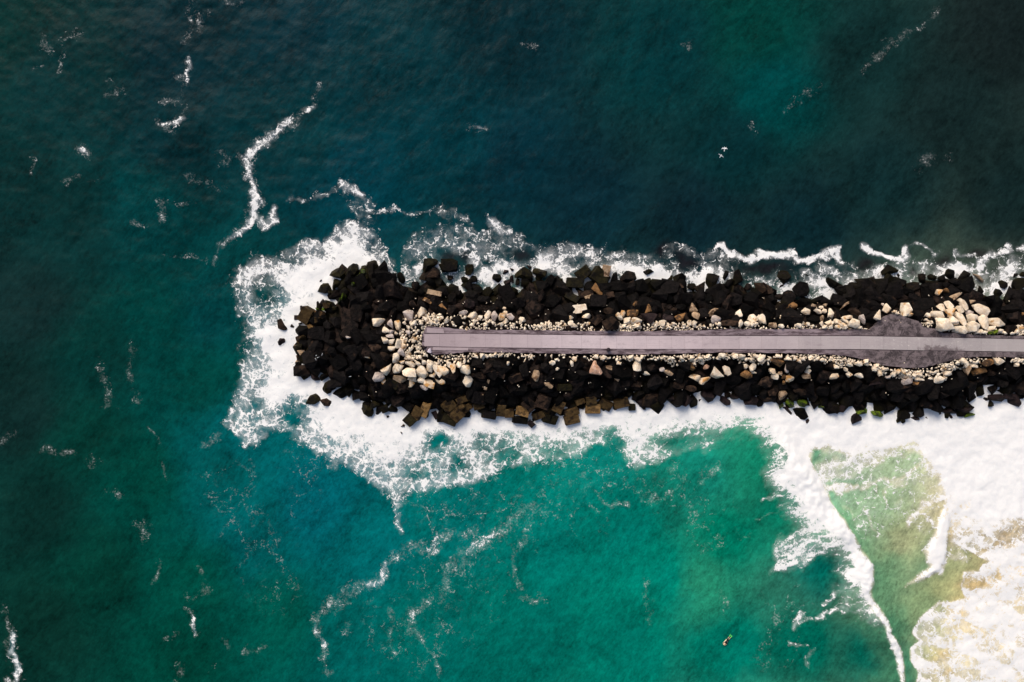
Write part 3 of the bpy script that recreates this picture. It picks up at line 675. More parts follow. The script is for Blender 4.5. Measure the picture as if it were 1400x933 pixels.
# ------------------------------------------------------------------ hand placed stones
# (zone, u, v, length, width, angle, tone, [label]); zones are corners in the photograph, 20/3 units to the pixel
ZN = {'A': (380,340), 'B': (380,460), 'C': (500,340), 'D': (500,460), 'E': (620,340), 'F': (620,460), 'G': (740,340), 'H': (740,460),
      'I': (860,340), 'J': (860,460), 'K': (980,340), 'L': (980,460), 'M': (1100,340), 'N': (1100,460), 'O': (1220,320), 'P': (1220,460)}
BOULD = [
('C',120,672,118,78,5,'w',"cream boulder at the western end of the pale stones, upper outlier on dark rocks"),
('C',385,615,122,92,85,'g',"large pinkish grey boulder just above the corner of the path end"),
('C',505,578,104,68,38,'w',"cream boulder touching the right of the large pinkish grey one at the path end"),
('C',227,690,88,58,-70,'g'),('C',292,700,90,58,-82,'o'),('C',182,740,66,60,0,'w'),('C',237,760,50,38,0,'g'),('C',225,796,78,36,-5,'g'),('C',280,770,36,36,0,'w'),
('C',178,830,72,54,-70,'w'),('C',235,850,76,50,28,'w'),('C',300,865,88,62,90,'w'),('C',242,905,72,60,30,'w'),('C',430,515,80,60,90,'b'),
('C',890,585,78,50,-10,'g'),('C',735,658,42,46,0,'w'),('C',690,630,40,32,0,'w'),('C',640,655,36,36,0,'w'),('C',590,675,38,42,60,'w'),('C',385,720,38,42,60,'w'),('C',350,680,36,36,0,'w'),('C',385,765,46,38,0,'g'),('C',505,685,34,30,0,'w'),
('C',440,675,60,45,0,'w'),('C',540,640,60,30,-30,'w'),
('D',325,150,90,68,-50,'g'),('D',278,200,100,68,80,'w'),('D',335,230,52,40,45,'w'),('D',405,252,98,52,-15,'w'),('D',295,292,112,84,10,'w'),
('D',190,295,114,78,60,'w'),('D',115,370,110,98,20,'g',"striped grey and cream boulder at the southwest corner of the pale stones"),
('D',168,430,122,48,-78,'o',"narrow orange stained boulder pointing south beside the striped grey one"),
('D',20,182,56,66,-60,'w',"lone cream boulder surrounded by dark rocks, furthest out on the western head"),
('D',405,330,135,92,-5,'w'),('D',430,388,98,50,-10,'w'),('D',515,330,118,96,-42,'w',"biggest oval cream boulder in the row below the path end"),('D',505,400,68,60,0,'w'),('D',415,435,76,70,0,'o'),
('D',580,430,112,78,-25,'o'),('D',530,465,78,56,0,'g'),('D',480,245,52,42,0,'w'),('D',535,240,46,46,0,'w'),('D',585,272,114,66,82,'w'),('D',655,310,135,56,-57,'w'),
('D',712,302,132,74,-60,'o'),('D',615,350,84,46,-10,'w'),('D',672,402,114,76,-5,'o'),('D',760,255,64,46,-60,'w'),('D',802,290,92,60,-60,'o'),('D',850,260,60,46,-45,'w'),
('D',905,305,100,92,0,'w',"round cream boulder above the lone white one at the east end of the southern row"),
('D',930,412,104,94,80,'w',"round white boulder furthest east and lowest of the row below the path end"),
('D',400,195,50,45,0,'w'),('D',410,120,40,46,0,'w'),('D',440,40,50,42,0,'w'),('D',350,90,44,50,0,'o'),('D',490,190,44,36,0,'w'),
('D',310,385,124,72,-30,'t',"grey brown wedge shaped stone below the striped grey boulder"),('D',235,332,62,32,0,'b'),('D',80,95,112,104,0,'b'),('D',90,255,92,62,0,'b'),('D',180,180,80,90,0,'b'),
('C',650,535,0,0,0,'b'),
('E',175,605,86,68,-18,'w'),('E',243,626,46,38,0,'w'),('E',310,612,94,56,66,'w'),('E',370,615,88,62,60,'g'),('E',445,620,78,70,20,'o'),('E',515,620,76,62,-35,'g'),('E',475,580,42,26,-30,'o'),('E',462,545,34,28,0,'o'),
('E',475,660,52,42,30,'w'),('E',440,690,42,36,30,'w'),('E',630,650,66,48,-40,'w'),('E',605,590,52,42,0,'b'),('E',140,505,92,84,0,'u'),('E',230,560,74,64,0,'b'),('E',365,680,40,34,0,'w'),('E',105,628,36,30,0,'w'),('E',195,662,44,34,0,'w'),
('F',200,188,58,32,5,'w'),('F',265,180,50,50,0,'w'),('F',380,160,36,30,0,'w'),('F',50,262,52,50,0,'w'),('F',500,245,44,30,90,'w'),('F',895,242,50,46,-20,'w'),
('F',750,362,104,74,82,'t'),('F',428,345,112,90,20,'b'),('F',865,445,88,50,-32,'t'),('F',685,432,42,36,0,'b'),('F',230,355,120,56,-15,'b'),('F',100,235,32,40,0,'w'),
('G',412,612,80,48,-8,'w',"white oval stone touching the lower edge of the pitted cream block"),('G',270,635,52,46,0,'w'),('G',268,680,56,50,0,'w'),('G',310,702,48,48,0,'w'),('G',222,697,36,32,0,'o'),('G',430,682,36,28,0,'w'),
('G',713,622,80,46,-50,'w'),('G',742,595,60,48,80,'o'),('G',838,592,112,72,-4,'p',"large orange brown boulder above a pair of cream boulders beside the path"),
('G',870,508,82,62,0,'p'),('G',788,658,72,66,0,'w'),('G',868,662,98,66,-5,'w'),('G',886,700,50,40,0,'w'),('G',155,535,42,40,0,'b'),('G',250,555,62,84,0,'b'),('G',640,690,134,112,20,'b'),('G',510,650,122,92,0,'b'),('G',615,570,80,60,0,'b'),
('H',505,290,130,118,75,'r',"large pink orange boulder on the south shoulder, alone among dark rocks"),
('H',870,270,104,78,-75,'w',"large white boulder on the south side east of the pink orange one"),
('H',278,248,58,32,90,'w'),('H',100,240,56,46,0,'w'),('H',148,298,36,32,0,'w'),('H',300,205,46,46,0,'w'),('H',635,290,94,42,-20,'t'),('H',765,300,76,46,-60,'b'),('H',685,385,64,36,-40,'t'),('H',870,435,92,52,0,'b'),('H',820,190,50,40,0,'w'),('H',880,210,54,44,0,'w'),('H',570,195,60,44,0,'w'),('H',500,185,44,40,0,'w'),('H',705,240,36,40,0,'w'),
('I',165,550,94,72,20,'p'),('I',465,620,106,84,52,'p'),('I',590,540,92,76,80,'t'),('I',605,610,78,66,-30,'t'),('I',405,560,62,42,0,'b'),('I',765,580,114,60,18,'t'),('I',790,652,86,90,0,'g'),('I',820,688,34,42,0,'w'),
('I',305,680,62,46,80,'w'),('I',545,678,56,38,80,'w'),('I',595,680,52,50,0,'w'),('I',925,680,104,50,5,'b'),('I',180,640,132,92,0,'u'),('I',365,640,110,60,-20,'u'),('I',440,340,104,54,0,'b'),('I',70,645,0,0,0,'w'),('I',500,700,34,30,0,'w'),('I',405,688,40,34,0,'w'),
('J',158,332,74,50,-15,'w',"smaller white boulder just right of and below the large white one on the south side"),
('J',355,330,100,46,-28,'t'),('J',300,300,52,40,0,'g'),('J',560,275,94,62,-40,'p'),
('J',605,370,110,60,-28,'o',"upper left stone of the orange and white striped pair on the south side"),
('J',690,405,124,66,14,'o',"lower right stone of the orange and white striped pair on the south side"),
('J',808,335,118,104,-10,'w',"large round white boulder with a rusty centre, right of the orange striped pair"),
('J',890,310,98,66,-62,'w',"white boulder touching the right of the large round rusty centred one"),
('J',705,280,52,46,0,'r'),('J',590,245,36,36,0,'w'),('J',722,180,46,36,0,'w'),('J',855,175,46,42,0,'w'),('J',450,445,92,60,-10,'b'),('J',560,475,92,52,0,'b'),('J',125,190,42,42,0,'w'),('J',90,212,46,40,0,'w'),('J',570,200,54,46,90,'w'),('J',480,195,40,40,0,'w'),('J',655,205,40,34,0,'w'),
('K',205,595,100,74,62,'w',"pointed cream boulder standing apart on the north side above the path"),
('K',215,685,76,42,60,'w'),('K',325,640,84,76,-50,'w'),('K',325,695,52,44,0,'w'),('K',410,652,104,78,-62,'w',"tall rounded cream boulder on the north side, right of a cluster of cream stones"),
('K',355,685,42,36,0,'w'),('K',275,685,56,46,0,'w'),
('K',613,625,72,62,30,'w'),('K',660,605,56,32,-35,'g'),('K',705,585,52,44,90,'t'),('K',740,632,94,76,32,'g'),('K',805,575,84,72,-10,'w'),('K',770,670,46,36,0,'w'),('K',745,703,52,42,0,'w'),('K',825,688,36,36,0,'w'),('K',585,708,48,40,0,'w'),
('K',685,530,94,62,42,'p'),('K',880,525,46,42,0,'t'),('K',120,680,152,56,2,'b'),('K',510,700,72,52,0,'t'),
('L',45,175,52,46,0,'w'),('L',165,182,52,46,0,'w'),('L',228,185,58,46,-10,'w'),('L',268,212,40,36,0,'w'),('L',320,210,52,36,0,'w'),('L',352,180,44,34,0,'w'),('L',390,207,52,50,0,'w'),('L',420,195,54,42,90,'w'),('L',415,237,42,36,0,'w'),
('L',265,275,56,50,0,'w'),('L',322,285,78,66,60,'w'),('L',335,322,42,36,0,'w'),('L',268,345,108,86,-14,'p',"orange brown boulder below a pair of small white stones on the south side"),
('L',505,318,66,56,100,'o',"squarish white stone with an orange centre on the south side"),
('L',527,365,62,60,0,'w'),('L',643,295,84,56,86,'g'),('L',555,232,130,66,-32,'p'),('L',665,385,78,66,0,'o'),('L',615,368,52,42,0,'p'),('L',575,335,42,32,0,'t'),('L',610,420,42,36,90,'p'),
('L',805,275,80,66,32,'w'),('L',838,312,70,52,58,'w'),('L',810,360,84,52,0,'t'),('L',655,202,46,36,0,'w'),('L',707,200,52,32,90,'w'),('L',750,230,46,42,0,'w'),('L',785,210,42,36,0,'w'),('L',858,220,52,36,0,'w'),('L',560,180,46,34,0,'w'),
('L',452,418,104,98,60,'b'),('L',600,540,92,72,90,'t'),('L',505,510,72,62,0,'b'),('L',758,505,112,62,0,'b'),
('M',125,570,74,42,-20,'w'),('M',148,538,46,32,-10,'w'),('M',175,570,50,46,0,'w'),('M',163,635,56,40,85,'t'),('M',233,600,114,62,86,'w',"tall upright cream boulder standing beside three small cream stones on the north side"),
('M',160,685,46,40,90,'w'),('M',215,672,62,54,60,'w'),('M',258,682,44,38,0,'w'),('M',300,665,56,54,0,'w'),('M',185,716,46,36,0,'w'),('M',240,715,44,38,0,'w'),('M',295,712,40,34,0,'w'),('M',327,698,38,34,0,'w'),('M',360,692,50,32,-10,'w'),('M',365,720,50,32,0,'w'),('M',325,725,34,28,0,'w'),
('M',382,628,108,36,6,'w',"long flat cream stone lying above the blocky cream boulder by the path"),('M',370,663,84,36,-20,'w'),
('M',445,682,104,92,-5,'w',"big blocky cream boulder at the path edge west of the upper asphalt pad"),
('M',522,650,96,52,-78,'g',"upright pinkish grey boulder leaning on the blocky cream one by the path"),('M',500,718,52,24,-10,'w'),
('M',365,522,130,26,40,'t'),('M',455,580,92,62,-50,'b'),('M',280,600,80,60,0,'b'),
('M',682,535,82,56,-35,'w'),('M',752,545,78,72,50,'w'),('M',677,608,104,62,57,'w',"lowest of three cream boulders grouped at the west side of the upper asphalt pad"),('M',718,512,40,28,0,'g'),
('M',820,575,40,30,0,'w'),('M',848,590,44,28,0,'w'),('M',85,520,52,36,0,'t'),('M',190,515,44,32,20,'t'),('M',105,688,0,0,0,'w'),('M',22,688,34,32,0,'w'),
('N',265,365,84,56,15,'o',"orange and white wedge shaped stone alone on dark rocks, south side"),
('N',408,350,56,48,-45,'w'),('N',375,300,52,32,-30,'w'),('N',497,355,78,52,-5,'w',"small white boulder alone on the south side below the start of the asphalt pad"),
('N',410,258,58,42,0,'w'),('N',490,250,74,46,-10,'w'),('N',282,275,52,46,0,'w'),('N',160,215,46,36,0,'w'),('N',60,218,52,36,0,'w'),('N',565,228,46,42,0,'w'),('N',640,300,62,38,0,'w'),('N',680,335,54,46,-70,'o'),('N',765,365,52,46,0,'g'),('N',805,348,42,42,0,'w'),('N',725,300,38,36,0,'w'),
('N',660,268,50,36,0,'w'),('N',860,325,42,36,0,'o'),('N',902,330,40,34,90,'w'),('N',910,412,58,52,0,'g'),('N',650,425,140,26,12,'u'),
('O',128,690,132,108,-72,'w',"big cream boulder at the north tip of the upper asphalt pad"),('O',165,735,42,40,0,'o'),
('O',430,535,68,60,0,'o',"orange cream boulder set back among dark rocks above the big cream pile"),('O',487,515,62,46,0,'p'),('O',562,570,114,56,46,'t',"striped tan stone lying just behind the big cream pile"),('O',700,560,64,44,-32,'b'),
('O',445,675,80,56,-70,'w'),('O',508,650,88,66,-45,'w'),('O',645,640,124,76,-65,'w',"upright cream boulder at the top middle of the big cream pile"),
('O',535,720,112,92,15,'o',"cream boulder with an orange stained face in the big pile"),('O',405,738,122,76,-3,'w',"westernmost flat cream boulder of the big cream pile"),
('O',610,690,80,58,-50,'w'),('O',725,622,74,42,0,'t'),('O',795,690,170,98,-27,'w',"longest cream boulder at the upper right of the big cream pile"),('O',880,690,36,40,0,'o'),
('O',625,770,144,78,-58,'w',"long cream boulder slanting through the middle of the big cream pile"),('O',695,720,84,52,0,'g'),('O',718,765,114,88,8,'w'),
('O',475,840,196,124,-22,'w',"biggest smooth cream boulder at the lower left of the big cream pile"),('O',550,810,106,82,-40,'w'),
('O',830,810,148,78,-80,'w',"upright cream boulder near the right end of the big cream pile"),('O',945,812,156,86,-22,'w',"oval cream boulder lying just right of the big cream pile"),
('O',615,875,118,76,0,'w'),('O',730,845,120,108,0,'w'),('O',915,860,72,46,0,'w'),('O',790,890,62,42,0,'w'),('O',838,898,44,30,0,'w'),('O',320,742,44,48,0,'w'),('O',985,882,40,34,0,'w'),
('O',945,890,40,32,0,'e'),('O',900,900,40,30,0,'e'),('O',925,906,34,26,0,'e'),('O',1135,890,42,50,0,'w'),('O',1178,866,50,46,0,'w'),('O',1095,908,40,28,0,'w'),('O',1110,710,46,36,0,'b'),('O',1190,730,36,30,0,'p'),
('P',660,230,76,50,-40,'w'),('P',740,265,62,42,0,'w'),('P',975,230,100,68,-6,'w',"large pale boulder near the right end of the southern shoulder"),('P',1130,258,38,38,0,'w'),('P',860,240,114,58,15,'p',"flat rusty orange stone just left of the large pale one, south shoulder"),
('P',685,310,104,82,90,'t',"rough pitted tan boulder below the white rubble, south of the path"),('P',780,310,114,78,20,'p'),('P',425,395,94,78,-10,'w',"cream boulder at the foot of the rubble below the lower asphalt pad"),
('P',140,408,114,58,14,'g',"flat pinkish cream stone at the foot of the rubble below the lower pad"),('P',220,432,64,38,0,'p'),('P',245,388,78,34,0,'w'),('P',480,380,50,32,90,'w'),('P',500,340,70,48,10,'w'),('P',10,345,50,32,90,'w'),('P',60,325,48,46,0,'o'),('P',295,420,60,28,-70,'g'),('P',345,385,46,34,0,'w'),
('P',420,350,44,36,0,'w'),('P',250,355,50,32,0,'w'),('P',195,355,36,34,0,'w'),('P',100,330,34,44,0,'w'),('P',800,395,60,44,0,'b'),('P',590,420,60,50,0,'b'),('P',470,530,50,44,0,'b'),('P',915,330,80,60,0,'b'),
('A',643,808,46,38,10,'g',"small pinkish stone alone in the middle of the dark western head"),('A',735,680,0,0,0,'w')]
# weathered concrete blocks and slabs on the slopes
BLK = [
('C',628,405,132,46,-12,'t',"flat tan concrete slab among dark rocks north of the path end"),('C',568,478,88,32,-25,'p'),('C',700,540,76,36,-55,'p'),
('G',345,550,132,80,8,'w',"pitted cream concrete block lying on the dark northern slope"),
('G',410,415,132,64,5,'b'),('G',520,382,118,62,-40,'p'),('G',445,452,80,50,20,'t'),('G',280,450,132,72,-28,'l'),('G',615,432,92,52,10,'b'),('G',520,490,152,110,-5,'d'),('G',700,470,0,0,0,'b'),
('F',578,378,132,62,20,'b',"narrow weathered brown slab tilted on the southern slope"),('H',220,465,132,62,2,'l'),
('F',305,440,96,24,70,'t'),('F',240,450,112,16,-12,'t'),('D',250,432,116,84,-20,'l'),('D',470,510,116,44,-15,'k'),('D',540,665,135,84,66,'c'),('D',760,630,116,104,40,'k'),('D',832,705,112,110,42,'k'),('D',768,760,134,84,-25,'l'),('D',405,762,96,84,-42,'l'),
('D',172,660,62,60,20,'l'),('D',470,700,130,90,60,'k'),('F',88,572,132,60,20,'k'),('F',110,660,132,62,36,'k'),('F',235,632,102,60,15,'k'),('F',325,712,134,66,-10,'d'),
('F',430,667,116,82,86,'k'),('F',512,698,84,76,0,'k',"small square brown block between two taller ones at the southern waterline"),('F',630,682,122,92,-12,'c',"bright ochre block at the southern waterline, the palest of the concrete blocks"),
('F',603,765,132,62,-5,'d'),('F',690,620,114,92,-42,'b'),('F',820,590,124,112,-20,'b'),('F',780,716,112,64,22,'k'),('F',855,682,92,52,15,'k'),('F',880,757,134,80,-16,'l'),
('H',160,635,116,92,62,'k'),('H',275,690,132,72,20,'k'),('H',280,757,134,76,12,'k'),('H',455,578,92,70,10,'k'),('H',470,660,132,78,0,'c',"sharp edged brown block jutting square to the foam, middle of the southern edge"),('H',585,620,124,76,-30,'k'),('H',730,607,138,76,15,'k'),('H',355,595,84,46,18,'k'),
('H',460,630,130,30,0,'l'),('J',0,760,0,0,0,'k'),('F',240,560,150,110,-10,'d'),('F',60,640,90,70,40,'k'),
('J',20,770,0,0,0,'k')]
# rocks standing in the surf off the slopes and dark rocks along its edge: (zone,u,v,L,W,ang,tone,height above water,label)
SURF = [
('A',550,222,112,92,-10,'l',1.3,"olive rounded rock at the upper corner of the dark head, foam above it"),
('A',425,368,112,92,10,'l',1.0,"dark pointed rock jutting left into the foam, top of the head"),
('A',478,402,56,44,-30,'l',.8,None),('A',390,305,44,22,70,'u',.35,None),
('A',42,698,104,66,100,'b',.8,"brown rock alone in the white foam, upper of two left of the head"),
('A',38,852,58,54,0,'u',.7,"small dark rock alone in the foam, lower of two left of the head"),
('A',132,700,50,30,-40,'b',.4,None),('A',212,684,34,22,0,'b',.4,None),('A',172,635,34,40,0,'u',.3,None),('A',218,548,20,40,0,'u',.3,None),
('A',270,605,130,100,60,'k',1.5,"large brown tilted block on the left edge of the head above the waterline"),
('A',215,825,90,70,30,'b',1.2,None),('A',680,195,100,100,0,'l',1.6,None),('A',790,220,100,110,20,'l',1.6,None),('A',540,330,70,90,0,'l',1.2,None),('A',460,510,70,70,0,'l',1.4,None),('A',385,520,44,40,0,'l',.9,None),
('B',215,315,150,120,-35,'b',1.5,"large dark angular rock at the lower left corner of the head"),
('B',318,578,132,82,20,'l',.8,"dark heart shaped rock in the foam below the head, left of a pair"),
('B',437,597,104,62,-25,'b',.7,"dark brown rock in the foam below the head, right of a pair"),
('B',455,490,70,60,0,'l',.9,None),('B',340,370,90,60,-30,'u',1.2,None),('B',812,668,120,80,-35,'l',1.0,None),('B',885,630,80,70,0,'l',1.0,None),
('D',345,808,36,32,0,'b',.35,None),('D',325,878,26,22,0,'u',.3,None),('D',200,728,30,24,0,'u',.3,None),('D',640,715,44,70,30,'u',.35,None),('D',690,735,60,70,0,'d',.9,None),
('A',330,600,62,52,20,'p',1.2,None),('A',402,598,58,44,-20,'p',1.5,None),('A',352,652,70,48,-30,'k',1.3,None),('A',300,718,50,60,60,'c',.9,None),('A',334,694,46,40,0,'p',1.1,None),('A',376,650,60,50,40,'k',1.6,None),
('A',450,520,56,50,0,'k',1.5,None),('A',520,545,44,40,0,'l',1.6,None),('A',605,440,30,84,-10,'e',2.0,None),('A',572,478,26,70,-30,'e',1.8,None),('A',790,212,34,46,20,'e',1.9,None),('A',742,252,24,80,-30,'e',1.9,None),('A',698,332,26,34,0,'e',1.9,None),('A',368,552,34,30,0,'e',1.0,None),('A',420,552,30,30,0,'e',1.4,None),
('B',208,150,60,44,0,'t',.9,None),('B',186,198,46,60,0,'b',.8,None),('B',186,238,44,34,0,'t',.7,None),('B',205,92,60,56,30,'l',1.0,None),('B',232,20,60,50,20,'k',1.2,None),('B',160,85,24,22,0,'t',.4,None),('B',198,45,56,40,30,'k',1.0,None),
('E',145,198,98,84,40,'l',1.2,"dark olive rock standing in lacy foam, upper left of the northern surf"),
('E',645,242,132,112,-30,'l',1.6,"big dark olive rock ringed by white foam off the northern slope"),
('E',785,225,116,76,0,'l',1.4,None),('E',398,270,78,66,-20,'d',.9,None),('E',170,282,84,58,10,'d',.8,None),('E',95,286,74,54,0,'d',.8,None),
('E',475,220,50,42,0,'u',.4,None),('E',535,192,36,34,0,'u',.4,None),('E',535,280,62,42,80,'u',.5,None),('E',584,304,54,32,80,'d',.5,None),('E',500,308,46,42,0,'u',.5,None),('E',694,168,46,40,0,'u',.4,None),
('C',765,155,130,110,0,'d',1.2,None),('C',700,180,70,80,0,'d',.8,None),('C',770,268,46,38,0,'d',.7,None),('C',590,150,130,110,10,'l',1.4,None),('C',610,230,120,90,0,'b',1.8,None),
('F',705,797,64,48,-45,'u',.5,"small dark wine coloured rock in the foam below the southern blocks"),
('G',385,222,124,92,36,'l',1.3,"dark olive block with a pale far edge, leftmost of the northern surf blocks"),
('G',305,316,150,86,-4,'l',1.3,"dark oblong block lying level in the foam on the northern edge"),
('G',530,262,164,118,-38,'l',1.6,"large dark tilted block with a pale broken edge in the northern surf"),
('G',586,205,98,62,78,'t',1.5,"tan edged upright block beside the large dark tilted one in the northern surf"),
('G',165,310,60,60,0,'l',.9,None),
('H',825,642,60,58,0,'l',.7,None),('J',108,620,104,76,-68,'u',1.0,"rounded dark wine rock jutting into the foam, middle of the southern edge"),('J',200,585,160,130,-10,'b',1.3,None),('J',370,560,94,62,-30,'u',1.1,None),
('J',520,590,100,90,0,'u',1.1,None),('J',720,540,114,96,-30,'u',1.2,None),('J',862,582,108,58,-30,'u',1.0,None),('J',870,590,50,40,0,'b',.7,None),('L',90,585,60,60,0,'u',.7,None),('L',175,545,90,50,20,'u',1.1,None),('L',305,585,110,80,0,'u',1.0,None),('L',440,570,120,60,5,'b',1.1,None),
('I',170,215,86,50,-10,'d',.7,"small dark rock in the curl of foam, middle of the northern edge"),('I',876,245,84,44,85,'d',.8,None),
('K',605,262,120,100,80,'d',1.0,None),('K',815,238,110,40,-20,'d',.4,None),('K',755,372,118,106,86,'d',1.6,"squarish dark rock ringed by foam on the northern edge, right half"),
('K',585,350,44,36,0,'u',.3,None),('K',455,375,120,70,-35,'b',1.1,None),('K',400,370,100,100,0,'b',1.5,None),
('L',760,702,118,80,-65,'d',.8,"dark oblong rock alone in white foam below the mossy southern edge"),('L',635,672,100,34,-50,'u',.25,None),('L',820,770,30,50,0,'u',.2,None),
('L',578,628,64,34,70,'e',.9,None),('L',662,608,70,62,0,'e',1.1,None),('L',772,610,86,62,0,'e',1.1,None),
('M',265,315,134,84,-15,'d',1.0,None),('M',770,205,130,90,-10,'d',1.1,None),
('N',150,636,54,40,60,'e',.9,None),('N',512,678,84,56,10,'e',1.0,None),('N',655,703,92,46,-15,'e',1.0,"yellow green mossy rock at the southern waterline, right of the lone dark oval one"),('N',870,752,68,62,0,'l',.8,None),
('N',455,745,94,64,35,'u',.8,"dark wine oval rock dipping into foam below the mossy southern rocks"),('N',340,650,130,70,10,'u',1.2,None),('N',270,660,100,80,0,'d',1.0,None),('N',480,640,110,80,0,'d',1.1,None),
('O',1140,455,110,90,20,'d',1.0,"dark rock in a ring of foam at the far right of the northern edge"),('O',995,462,70,70,0,'d',.7,None),('O',1110,385,40,40,0,'d',.4,None),('O',1175,370,60,50,0,'d',.6,None),('O',780,400,110,24,-40,'t',.8,None),
('P',885,617,60,50,-50,'l',.5,"small olive rock alone in white foam, far right below the breakwater"),
('P',517,727,34,34,0,'u',.45,"tiny round dark rock alone in the foam under the southern edge"),('P',695,716,84,42,0,'e',.7,None),('P',1175,549,38,32,30,'d',.5,"small square dark rock in foam at the far right edge"),
('P',665,662,134,72,15,'u',1.2,None),('P',1100,575,134,84,-25,'u',1.2,None),('P',950,562,134,60,0,'u',1.1,None),('P',530,675,142,52,0,'u',1.0,None),('P',75,757,70,56,0,'l',.7,None),('P',190,750,90,40,10,'u',.7,None),('P',420,700,26,24,0,'u',.3,None),('P',300,742,34,20,-40,'u',.3,None),('P',830,575,60,50,30,'u',.3,None),('P',1055,545,120,50,0,'u',.8,None)]

SLAB = {('A',478):"small dark olive rock tucked behind the pointed rock at the top of the head",
('A',390):"thin dark sliver of rock in the foam above the pointed rock, top of head",
('A',132):"small brown stone in the foam between the lone brown rock and the head",
('A',172):"tiny pinkish sunken stone in the foam left of the large brown tilted block",
('A',218):"thin dark splinter of rock in the foam just above the large brown tilted block",
('D',345):"small reddish brown rock alone in the foam below the head, upper of two",
('D',325):"tiny dark stone alone in the foam below the small reddish brown rock",
('D',200):"tiny wine coloured stone in the foam near the underside of the head",
('D',640):"narrow wine coloured sunken rock in the foam between two olive blocks on the south side",
('D',690):"dark rock in the foam touching the left of the brown southern blocks",
('E',398):"black triangular rock in white foam left of the big dark olive rock, north side",
('E',170):"low dark rock in foam just below the olive rock in the lacy northern surf",
('E',95):"low dark rock at the far left of the row under the lacy northern surf",
('E',475):"purple sunken rock in foam, upper left of the big dark olive northern rock",
('E',535,192):"small purple sunken rock in foam, nearest left above the big dark olive rock",
('E',535,280):"upright dark purple rock in foam directly left of the big dark olive rock",
('E',694):"small dark peak of rock in bright foam above the big dark olive rock",
('C',765):"broad black rock standing in lacy foam north of the path end",
('C',700):"narrow black rock between white foam streams north of the path end",
('C',770):"small black rock below the broad black one north of the path end",
('C',590):"dark olive rock beside the lilac foam pool on the northern edge near the head",
('H',825):"small dark olive rock in foam right of the sharp brown southern blocks",
('I',876):"narrow black rock with foam curled round it, middle of the northern edge",
('K',605):"black sunken rock in foam, upper left of the squarish foam ringed rock",
('K',815):"flat dark ledge of rock in curling foam above the squarish foam ringed rock",
('K',585):"tiny dark stone in bright foam left of the squarish foam ringed rock",
('L',635):"long wine coloured sunken rock in foam left of the dark oblong southern rock",
('L',820):"tiny wine coloured stone in foam right of the dark oblong southern rock",
('M',265):"broad black rock between two bright foam pools on the northern edge, right half",
('N',512):"bright green topped rock at the southern waterline above the dark wine oval rock",
('O',995):"small black rock in lilac foam left of the far right northern foam ring",
('O',1110):"tiny black stone in the foam ring at the far right of the northern edge",
('O',1175):"black rock at the right border of the photo above the northern foam ring",
('O',780):"thin tan stone sticking out of dark water below the cream foam line, far right",
('P',695):"green topped flat rock at the southern waterline near the far right",
('P',950):"long dark purple rock along the foam edge at the far right southern side",
('P',830):"small wine coloured sunken rock in foam above the small lone olive rock, far right"}
UNIT = 1.0 / (20.0 / 3.0) / PPM
rr = random.Random(3)
taken = []
GB = "pale boulders lying on the breakwater"
def do_bould():
    items = [b for b in BOULD if b[3] > 0]
    xs = [ZN[b[0]][0] + b[1] / 6.6667 for b in items]; ys = [ZN[b[0]][1] + b[2] / 6.6667 for b in items]
    hs = mound_h(xs, ys)
    for b, x, y, h in zip(items, xs, ys, hs):
        L, W = b[3] * UNIT * 0.98, b[4] * UNIT * 0.98
        H = 0.85 * min(L, W) + 0.15
        dark = b[6] in 'bu'
        z = float(h) + (0.08 if dark else 0.30) + H * 0.22
        z = max(z, 0.2)
        k = rr.randrange(14)
        lab = b[7] if len(b) > 7 else None
        me = PALE[k] if not dark else DARK[k]
        nm = {'w': 'pale_boulder', 'g': 'pale_boulder', 'o': 'stained_boulder', 't': 'tan_boulder', 'b': 'brown_boulder', 'p': 'orange_boulder', 'r': 'pink_boulder', 'u': 'brown_boulder', 'e': 'mossy_stone'}[b[6]]
        s = 1.0 if not dark else 1.15
        o = put(nm, me, M[b[6]], x, y, z, L * s, W * s, H, b[5], (rr.uniform(-.16, .16), rr.uniform(-.16, .16)), None if lab else bw)
        if lab: tag(o, lab, "boulder", GB)
        taken.append((x, y, max(L, W) * PPM * 0.5))
def do_blk():
    items = [b for b in BLK if b[3] > 0]
    xs = [ZN[b[0]][0] + b[1] / 6.6667 for b in items]; ys = [ZN[b[0]][1] + b[2] / 6.6667 for b in items]
    hs = mound_h(xs, ys)
    for b, x, y, h in zip(items, xs, ys, hs):
        L, W = b[3] * UNIT * 1.02, b[4] * UNIT * 1.02
        H = max(0.35, 0.75 * min(L, W))
        z = max(float(h), 0.25) + 0.12 + H * 0.12
        lab = b[7] if len(b) > 7 else None
        north = y < 465
        sl_ = 0.20 if not north else -0.20
        o = put("concrete_block", BLOK[rr.randrange(7)], M[b[6]], x, y, z, L, W, H, b[5], (sl_ + rr.uniform(-.18, .18), rr.uniform(-.22, .22)), None if lab else bw)
        if lab: tag(o, lab, "concrete block", "concrete blocks on the slopes of the breakwater")
        taken.append((x, y, max(L, W) * PPM * 0.5))
